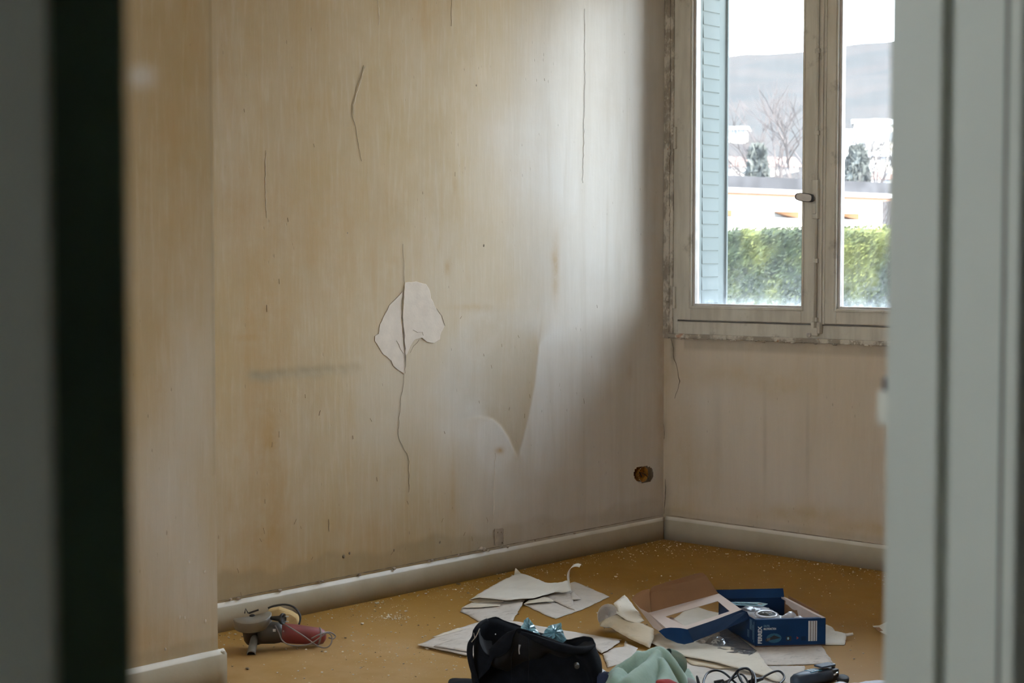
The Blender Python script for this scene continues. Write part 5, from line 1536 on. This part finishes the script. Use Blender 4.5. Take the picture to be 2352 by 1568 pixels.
# lining: falls inward from the rim
V = []; Fc = []; NI = 8
low = Bp(1165, 1500, .03); low.z = .06; low2 = Bp(1270, 1500, .03); low2.z = .10
for k in range(NI + 1):
    t = k / NI
    for i, p in enumerate(RW):
        f_ = max(0, min(1, ((p - low).dot(RGT)) / max(.01, (low2 - low).dot(RGT)))); tg = low.lerp(low2, f_)
        q = p.lerp(tg, t ** 1.3 * .93); q.z = p.z + (tg.z - p.z) * (t ** .75)
        q += Vector((noise.noise(q * 22), noise.noise(q * 22 + Vector((3, 0, 0))), noise.noise(q * 18 + Vector((0, 4, 0))))) * .012 * min(1, t * 3)
        V.append(q)
for k in range(NI):
    for i in range(n): a = k * n + i; b = k * n + (i + 1) % n; Fc.append((a, b, b + n, a + n))
Fc.append(tuple(NI * n + i for i in range(n)))
mesh('lining', (V, Fc), 'bag_in', bag, world=True, smooth=True)
mesh('rolled_hem', tube([q + Vector((0, 0, .003 * noise.noise(q * 40))) for q in RW + [RW[0]]], [.0028 + .0018 * noise.noise(q * 30) for q in RW + [RW[0]]], 8, caps=False), 'bag', bag, world=True, smooth=True)
# folded-over top edge to the right
fold = [Bp(a, b, d) for a, b, d in [(1196, 1452, -.095), (1230, 1466, -.105), (1270, 1482, -.108), (1310, 1492, -.10), (1345, 1492, -.075), (1364, 1482, -.035)]]
fold = catmull(fold, 6)
mesh('fold', tube(fold, [.004 + .010 * math.sin(PI * i / (len(fold) - 1)) for i in range(len(fold))], 10), 'bag', bag, world=True, smooth=True)
for pts in ([(1194, 1470, -.108), (1176, 1500, -.112), (1175, 1530, -.128), (1174, 1575, -.14)], [(1212, 1462, -.106), (1214, 1500, -.122), (1214, 1540, -.134), (1214, 1580, -.142)]):
    pth = catmull([Bp(a, b, d) for a, b, d in pts], 6)
    mesh('seam', tube(pth, .0009, 6), 'bag', bag, world=True)
btn = Bp(1325, 1530, -.148)
mesh('snap_button', [lathe([(0, .004), (.005, .003), (.0070, .002), (.0076, 0), (.0076, -.02)], btn, -FWD, 20), lathe([(.0035, .0045), (.0045, .0055), (.0055, .0045)], btn, -FWD, 16)], 'grey_metal', bag, world=True, smooth=True)
# strap with a metal clip at the left
sp_ = catmull([Bp(a, b, d) for a, b, d in [(1100, 1440, .0), (1091, 1447, -.03), (1089, 1462, -.05), (1081, 1478, -.055), (1079, 1500, -.055), (1083, 1525, -.055), (1090, 1550, -.055), (1096, 1575, -.05)]], 6)
mesh('strap', ribbon(sp_, [.008 + .012 * min(1, i / 18) for i in range(len(sp_))], (RGT * .8 - FWD * .5).normalized()), 'bag', bag, world=True, smooth=True, solid=.003)
mesh('strap_end', tube(catmull([Bp(1118, 1424, .04), Bp(1106, 1430, .0), Bp(1096, 1440, -.03), Bp(1090, 1450, -.04)], 4), [.006] * 13, 8), 'bag', bag, world=True, smooth=True)
mesh('metal_clip', [tube([Bp(1102, 1443, -.05), Bp(1093, 1462, -.06), Bp(1083, 1474, -.062)], .0012, 6), tube([Bp(1088, 1453, -.055), Bp(1091, 1466, -.058)], .0010, 6)], 'steel', bag, world=True)
mesh('drawcord_end', tube([Bp(1194, 1480, -.112), Bp(1192, 1492, -.116), Bp(1193, 1502, -.12)], [.0035, .0018, .0018], 6), 'grey_cloth', bag, world=True)
for a, b in ((1138, 1456), (1152, 1473)):
    o = mesh('paint_fleck', ico(P(a, b, D=BD + .0), .0020, 1, .3), 'print_white', bag, world=True)
# blue plastic packets peeking out


def crinkle(label, outline, y, seed):
    c = sum((Vector((a, b, 0)) for a, b in outline), Vector()) / len(outline); rnd = random.Random(seed)
    V = [P(c.x, c.y, D=BD + y - .02)]; m_ = []
    ol = []
    for i in range(len(outline)):
        a, b = outline[i], outline[(i + 1) % len(outline)]
        for k in range(3): ol.append((a[0] + (b[0] - a[0]) * k / 3, a[1] + (b[1] - a[1]) * k / 3))
    n = len(ol)
    for t, dz in ((.35, -.02), (.7, -.008), (1.0, 0.0)):
        for (a, b) in ol: V.append(P(c.x + (a - c.x) * t + rnd.uniform(-1.5, 1.5), c.y + (b - c.y) * t, D=BD + y + dz + rnd.uniform(-.009, .009)))
    for t, dz in ((.8, .022), (.0, .03)):
        for (a, b) in ol: V.append(P(c.x + (a - c.x) * t, c.y + (b - c.y) * t, D=BD + y + dz + rnd.uniform(-.004, .004)))
    Fc = [(0, 1 + (i + 1) % n, 1 + i) for i in range(n)]
    for r_ in range(4):
        for i in range(n): a = 1 + r_ * n + i; b = 1 + r_ * n + (i + 1) % n; Fc.append((a, b, b + n, a + n))
    o = mesh('plastic_packet', (V, Fc), 'blue_film', smooth=False, label=label, cat='packaging', group='blue plastic packets in the black bag'); center_origin(o)


crinkle('pale blue crinkled plastic packet peeking out of the bag, left one', [(1196, 1455), (1198, 1438), (1204, 1424), (1213, 1417), (1221, 1426), (1230, 1440), (1241, 1456), (1235, 1475), (1200, 1475)], .045, 1)
crinkle('pale blue crinkled plastic packet peeking out of the bag, right one', [(1246, 1458), (1254, 1444), (1262, 1436), (1275, 1433), (1289, 1429), (1292, 1448), (1300, 1468), (1290, 1482), (1250, 1475)], .04, 2)

# navy cloth and white tube right of the bag
o = mesh('plastic_tube', lathe([(0, 0), (.014, 0), (.016, .004), (.016, .09), (.013, .098), (0, .099)], P(1392, 1556, z=.018), (RGT * -.35 + FWD * .93 + UP * .06).normalized(), 22), 'white_plastic', smooth=True,
         label='short glossy white plastic tube lying against the right side of the black bag', cat='tube'); center_origin(o)


def heap(name, label, cat, outline, ridge, m, seed, group=None, H=.0, step=.010, fold=9.0, amp=.02, cuff=None):
    """cloth heap: floor outline (photo px on the floor), ridge points (px,py,D) that it is draped over"""
    out = [P(a, b, z=0) for a, b in outline]; out = catmull(out, 5, closed=True)
    RP = []
    for line in ridge:
        q = [P(a, b, D=d) for a, b, d, k in line]; kk = [k for *_, k in line]
        if len(q) == 1: RP.append((q[0], kk[0])); continue
        cm = catmull(q, 10)
        for i, p in enumerate(cm): RP.append((p, kk[min(len(kk) - 1, i // 10)]))
    xs = [p.x for p in out]; ys = [p.y for p in out]
    def inside(x, y):
        c = False; n = len(out)
        for i in range(n):
            a, b = out[i], out[(i + 1) % n]
            if (a.y > y) != (b.y > y) and x < (b.x - a.x) * (y - a.y) / (b.y - a.y) + a.x: c = not c
        return c
    pts = [(p.x, p.y) for p in out]; nb_ = len(pts); x = min(xs)
    while x < max(xs):
        y = min(ys)
        while y < max(ys):
            if inside(x, y) and min((p.x - x) ** 2 + (p.y - y) ** 2 for p in out) > (.5 * step) ** 2: pts.append((x, y))
            y += step
        x += step
    r = delaunay_2d_cdt([Vector(q) for q in pts], [], [list(range(nb_))], 1, 1e-7)
    VV = []
    O = np.array([(p.x, p.y) for p in out])
    for v in r[0]:
        e = math.sqrt(float(((O[:, 0] - v.x) ** 2 + (O[:, 1] - v.y) ** 2).min())); z = 0; ws_ = 0; zs = 0
        for p, k in RP:
            d = math.hypot(p.x - v.x, p.y - v.y); w = math.exp(-(d / k) ** 2); zs = max(zs, p.z * w)
        z = zs * min(1, (e / .045)) ** .5
        a_ = v.x * RGT.x + v.y * RGT.y; b_ = v.x * FWD.x + v.y * FWD.y
        q1 = noise.noise(Vector((a_ * fold + seed + b_ * 3, b_ * fold * .35 - a_ * 2, 0)))
        w1 = (1 - abs(q1) * 2.2) ** 2 - .45
        z = z + amp * w1 * min(1, e / .03) * (.25 + z * 5)
        VV.append((v.x, v.y, max(.001, z)))
    o = mesh(name, (VV, [tuple(f) for f in r[2]]), m, smooth=True, label=label, cat=cat, group=group, solid=.003, offset=1); center_origin(o); return o


nc = heap('navy_cloth', 'dark navy cloth on the floor between the bag and the green sweatshirt', 'cloth', [(1378, 1562), (1405, 1545), (1450, 1560), (1460, 1610), (1420, 1650), (1376, 1640)], [[(1388, 1545, 4.72, .05), (1400, 1548, 4.72, .05)]], 'navy', 3)
heap('black_cloth', 'flat black cloth end on the floor at the left foot of the bag', 'cloth', [(1030, 1566), (1060, 1560), (1100, 1566), (1140, 1600), (1100, 1640), (1040, 1620)], [[(1085, 1562, 4.88, .05)]], 'bag', 4, amp=.01)
sw = heap('sweatshirt', 'sage green sweatshirt crumpled in a heap with a ribbed cuff', 'clothing', [(1376, 1590), (1405, 1562), (1450, 1535), (1510, 1520), (1560, 1520), (1590, 1550), (1606, 1600), (1590, 1650), (1500, 1690), (1420, 1690), (1380, 1640)],
          [[(1380, 1556, 4.72, .035), (1398, 1543, 4.72, .035), (1425, 1524, 4.74, .04), (1455, 1508, 4.77, .045), (1485, 1494, 4.80, .05), (1508, 1487, 4.82, .05), (1528, 1498, 4.80, .04), (1545, 1515, 4.78, .035), (1562, 1540, 4.76, .03), (1572, 1556, 4.74, .03)],
           [(1508, 1489, 4.80, .05), (1495, 1510, 4.74, .055), (1475, 1530, 4.68, .06), (1450, 1555, 4.62, .06)], [(1520, 1505, 4.76, .04), (1530, 1530, 4.70, .045), (1525, 1560, 4.62, .05)], [(1420, 1535, 4.70, .05), (1410, 1560, 4.64, .05)]],
          'sweat', 6, amp=.022, fold=8, step=.008)
# ribbed cuff: short corrugated tube sticking out at the top right
ca, cb_ = P(1530, 1503, D=4.83), P(1562, 1522, D=4.86)
path = catmull([ca, ca.lerp(cb_, .5) + Vector((0, 0, .004)), cb_, cb_ + (cb_ - ca) * .1 - Vector((0, 0, .02))], 4); V, Fc = [], []
axc = (cb_ - ca).normalized(); uu = axc.orthogonal().normalized(); vv = axc.cross(uu); m_ = 60
for i, p in enumerate(path):
    for k in range(m_):
        an = 2 * PI * k / m_; rr = .024 * (1 + .05 * math.cos(k * PI)) * (1 - .12 * abs(i / len(path) - .5)); V.append(p + uu * math.cos(an) * rr + vv * math.sin(an) * rr * .8)
for i in range(len(path) - 1):
    for k in range(m_): a = i * m_ + k; b = i * m_ + (k + 1) % m_; Fc.append((a, b, b + m_, a + m_))
Fc.append(tuple((len(path) - 1) * m_ + k for k in range(m_)))
mesh('ribbed_cuff', (V, Fc), 'sweat_rib', sw, world=True, smooth=True)
rv = ico((0, 0, 0), .022, 3, 0, (1.5, .8, .5), 4)
rc = P(1532, 1568, D=4.60)
rv = ([rc + RGT * p.x + FWD * p.y + UP * (p.z - .004 * p.x) + Vector((0, 0, .006 * noise.noise(p * 50))) for p in rv[0]], rv[1])
o = mesh('red_cloth', rv, 'red_cloth', smooth=True, label='small red cloth corner showing at the bottom edge over the green sweatshirt', cat='cloth'); center_origin(o)
heap('grey_cloth', 'smooth grey cloth strip between the sweatshirt and the cables', 'cloth', [(1556, 1560), (1578, 1556), (1600, 1575), (1625, 1600), (1600, 1640), (1565, 1620)], [[(1570, 1545, 4.76, .04), (1590, 1562, 4.74, .04)]], 'grey_cloth', 9, amp=.01)

# ------------------------------------------------------------------ coiled black cable
cab = empty('power_cable', P(1700, 1568, z=0), label='tangled coil of glossy black electric cable at the bottom of the photo', cat='cable')


def cp(px, py, z): return P(px, py, z=z)


c_pts = [(1604, 1572, .030), (1601, 1553, .050), (1607, 1572, .020), (1614, 1575, .02), (1617, 1560, .030), (1626, 1545, .040), (1645, 1539, .045), (1665, 1546, .035), (1690, 1568, .015), (1720, 1590, .006), (1735, 1570, .02), (1730, 1545, .035), (1710, 1534, .045), (1695, 1540, .045),
         (1700, 1560, .030), (1715, 1580, .01), (1690, 1590, .008), (1670, 1575, .015), (1690, 1545, .04), (1702, 1536, .055), (1718, 1535, .055), (1728, 1550, .04), (1727, 1572, .015), (1750, 1572, .006)]
mesh('cord', tube(catmull([cp(*q) for q in c_pts], 7), .0036, 8), 'cord_black', cab, world=True, smooth=True)
c2_ = [(1640, 1585, .006), (1650, 1570, .01), (1672, 1563, .02), (1692, 1548, .03), (1700, 1555, .03), (1710, 1575, .01), (1730, 1567, .012), (1750, 1556, .02), (1775, 1543, .03), (1790, 1541, .03), (1800, 1550, .02), (1800, 1560, .012), (1790, 1570, .006)]
mesh('cord', tube(catmull([cp(*q) for q in c2_], 7), .0036, 8), 'cord_black', cab, world=True, smooth=True)
c3_ = [(1620, 1590, .006), (1660, 1575, .012), (1680, 1560, .025), (1700, 1548, .03), (1712, 1556, .03), (1718, 1575, .01), (1700, 1592, .006)]
mesh('cord', tube(catmull([cp(*q) for q in c3_], 7), .0034, 8), 'cord_black', cab, world=True, smooth=True)
mesh('plug', tube([cp(1722, 1567, .014), cp(1735, 1562, .016), cp(1752, 1558, .018)], [.008, .0085, .005], 12), 'cord_black', cab, world=True, smooth=True)
mesh('cable_tie', tube([cp(1640, 1566, .015), cp(1660, 1562, .02), cp(1668, 1572, .01)], .0045, 8), 'cord_black', cab, world=True)

# ------------------------------------------------------------------ oscillating tool
MT = empty('multi_tool', P(1880, 1570, z=0), label='dark grey-blue handheld oscillating tool with a teal label lying at the bottom right', cat='power tool')
td = (P(1926, 1543, z=.022) - P(1828, 1563, z=.022)); td.z = 0; td = td.normalized()
b0 = P(1822, 1564, z=.023); ts = td.cross(UP).normalized()
V, Fc = [], []
secs = [(0, .014, .014), (.015, .020, .020), (.05, .023, .023), (.09, .023, .022), (.12, .025, .021), (.145, .024, .020), (.158, .018, .016)]
for (l, w, h) in secs:
    for k in range(20):
        an = 2 * PI * k / 20; ce, si = math.cos(an), math.sin(an)
        V.append(b0 + td * l + ts * w * math.copysign(abs(ce) ** .7, ce) + UP * h * math.copysign(abs(si) ** .7, si))
for i in range(len(secs) - 1):
    for k in range(20): a = i * 20 + k; b = i * 20 + (k + 1) % 20; Fc.append((a, b, b + 20, a + 20))
Fc += [tuple(range(19, -1, -1)), tuple((len(secs) - 1) * 20 + k for k in range(20))]
mesh('body', (V, Fc), 'tool_blue', MT, world=True, smooth=True)
Rm = Matrix((td, ts, UP)).transposed()
mesh('label', [box(b0 + td * .085 + UP * .0205, (.050, .030, .005), Rm)], 'tool_teal', MT, world=True, bevel=.002)
for k in range(3): mesh('label_line', [box(b0 + td * (.070 + .014 * k) + UP * .0235, (.003, .022, .001), Rm)], 'print_white', MT, world=True)
mesh('clamp_lever', [box(b0 + td * .135 + UP * .030, (.062, .034, .006), Rm)], 'tool_blue', MT, world=True, bevel=.002)
mesh('head', [box(b0 + td * .160 + UP * -.001, (.040, .040, .038), Rm)], 'tool_dark', MT, world=True, bevel=.006)
mesh('blade_screw', [tube([b0 + td * .172 + UP * .018, b0 + td * .172 + UP * .030], .006, 12), tube([b0 + td * .15 - ts * -.024 + UP * .002, b0 + td * .165 - ts * -.026 + UP * .008], .003, 8)], 'steel', MT, world=True, smooth=True)
wc = P(1936, 1558, z=.010)
mesh('sanding_wheel', [lathe([(0, -.010), (.017, -.010), (.019, -.006), (.019, .004), (.010, .006), (0, .006)], wc, (UP * .9 - FWD * .3).normalized(), 24)], 'dark_rubber', MT, world=True, smooth=True)

# ------------------------------------------------------------------ plastic film along the bottom right
V, Fc = [], []
A_ = P(1640, 1596, z=.0); n1, n2 = 60, 14
for i in range(n1 + 1):
    for j in range(n2 + 1):
        u = i / n1; px = 1606 + u * 510; far = 1589 - 24 * u; py = far + 4 + j * 4.2
        p = P(px, py, z=.004); z =   .004 + .026 * math.exp(-((j - 1.4) / 1.6) ** 2) * (.6 + .8 * abs(noise.noise(Vector((px * .02, 1, 0))))) + .010 * abs(noise.noise(Vector((px * .03, j * .4, 3)))) * (0 < j < n2)
        V.append(Vector((p.x, p.y, z)))
for i in range(n1):
    for j in range(n2): a = i * (n2 + 1) + j; Fc.append((a, a + n2 + 1, a + n2 + 2, a + 1))
o = mesh('plastic_sheet', (V, Fc), 'lavender_film', smooth=True, solid=.0006, label='shiny crumpled whitish plastic sheet along the bottom right edge of the photo', cat='plastic sheet'); center_origin(o)

# ------------------------------------------------------------------ plaster crumbs
rnd = random.Random(11)


def crumb(c, r, seed): return ico(c, r, 1, .35, (1.2, 1, .55), seed)


chips = [(832, 1433, 6, 0, 'rounded white plaster crumb alone on the floor left of the paper heap'), (866, 1386, 7, 0, 'flat white plaster flake touching the left baseboard foot'),
         (892, 1417, 6, 0, 'largest pale fragment of the broken plaster trail on the floor'), (908, 1421, 5, 0, 'smaller fragment right beside the broken plaster trail'), (978, 1364, 5, 0, 'grey-white plaster sliver lying below the middle of the left baseboard'),
         (1053, 1341, 6, 1, 'pinkish brown flake near the baseboard above the paper heap'), (1075, 1362, 5, 1, 'brown flake just left of the large white sheet'), (932, 1404, 6, 0, 'white plaster flake halfway between grinder and paper heap'),
         (793, 1465, 4, 1, 'dark brown flake just right of the grinder cord'), (1415, 1325, 6, 0, 'pale plaster chip on bare floor between paper curl and brown flap'), (722, 1416, 3, 0, 'small white chip behind the grinder by the baseboard'),
         (569, 1536, 6, 1, 'dark brown flake on the floor at the foot of the near baseboard'), (748, 1497, 4, 0, 'small white chip in front of the red grinder grip'), (1858, 1291, 5, 0, 'white chip at the foot of the back baseboard'),
         (540, 1457, 4, 0, 'small white chip just left of the grinder guard')]
for i, (a, b, r, dark, lab) in enumerate(chips):
    p = P(a, b, z=0.001); rr = r * S_ * .8
    o = mesh('brown_flake' if dark else 'plaster_chip', crumb((0, 0, rr * .35), rr, i), 'chip_dark' if dark else 'chip', label=lab, cat='debris', group='fallen plaster chips and flakes on the floor')
    o.location = p; o.rotation_euler = (0, 0, rnd.uniform(0, 6))
V, Fc, V2, F2 = [], [], [], []
for k in range(2600):
    u = rnd.random()
    if u < .30:                       # along the left wall
        x = .02 + abs(rnd.gauss(0, .10)); y = rnd.uniform(-3.0, -.02)
    elif u < .45:                     # along the back wall
        x = rnd.uniform(.02, 1.6); y = -.02 - abs(rnd.gauss(0, .12))
    elif u < .80:
        x = rnd.uniform(.05, 2.0); y = rnd.uniform(-3.0, -.2)
    elif u < .86:
        q = P(905 + rnd.gauss(0, 28), 1418 + rnd.gauss(0, 5)); x, y = q.x, q.y
    else:
        x = rnd.gauss(.75, .22); y = rnd.gauss(-2.35, .25)
    if x < .022 or y > -.022: continue
    r = rnd.choice([.0012, .0016, .0022, .0032]) * rnd.uniform(.7, 1.2)
    v, f = ico((x, y, r * .4), r, 0 if False else 1, .3, (1.2, 1, .6), k) if r > .0028 else None or ([Vector((x, y, r)), Vector((x + r, y, 0)), Vector((x - r * .5, y + r * .9, 0)), Vector((x - r * .6, y - r * .8, 0))], [(0, 1, 2), (0, 2, 3), (0, 3, 1), (1, 3, 2)])
    VV, FF = (V2, F2) if rnd.random() < .15 else (V, Fc)
    b = len(VV); VV += v; FF += [tuple(q + b for q in t) for t in f]
mesh('plaster_crumbs', (V, Fc), 'chip', kind='stuff', label='scattering of tiny white plaster crumbs over the ochre floor', cat='debris')
mesh('brown_crumbs', (V2, F2), 'chip_dark', kind='stuff', label='scattering of tiny brown crumbs over the ochre floor', cat='debris')
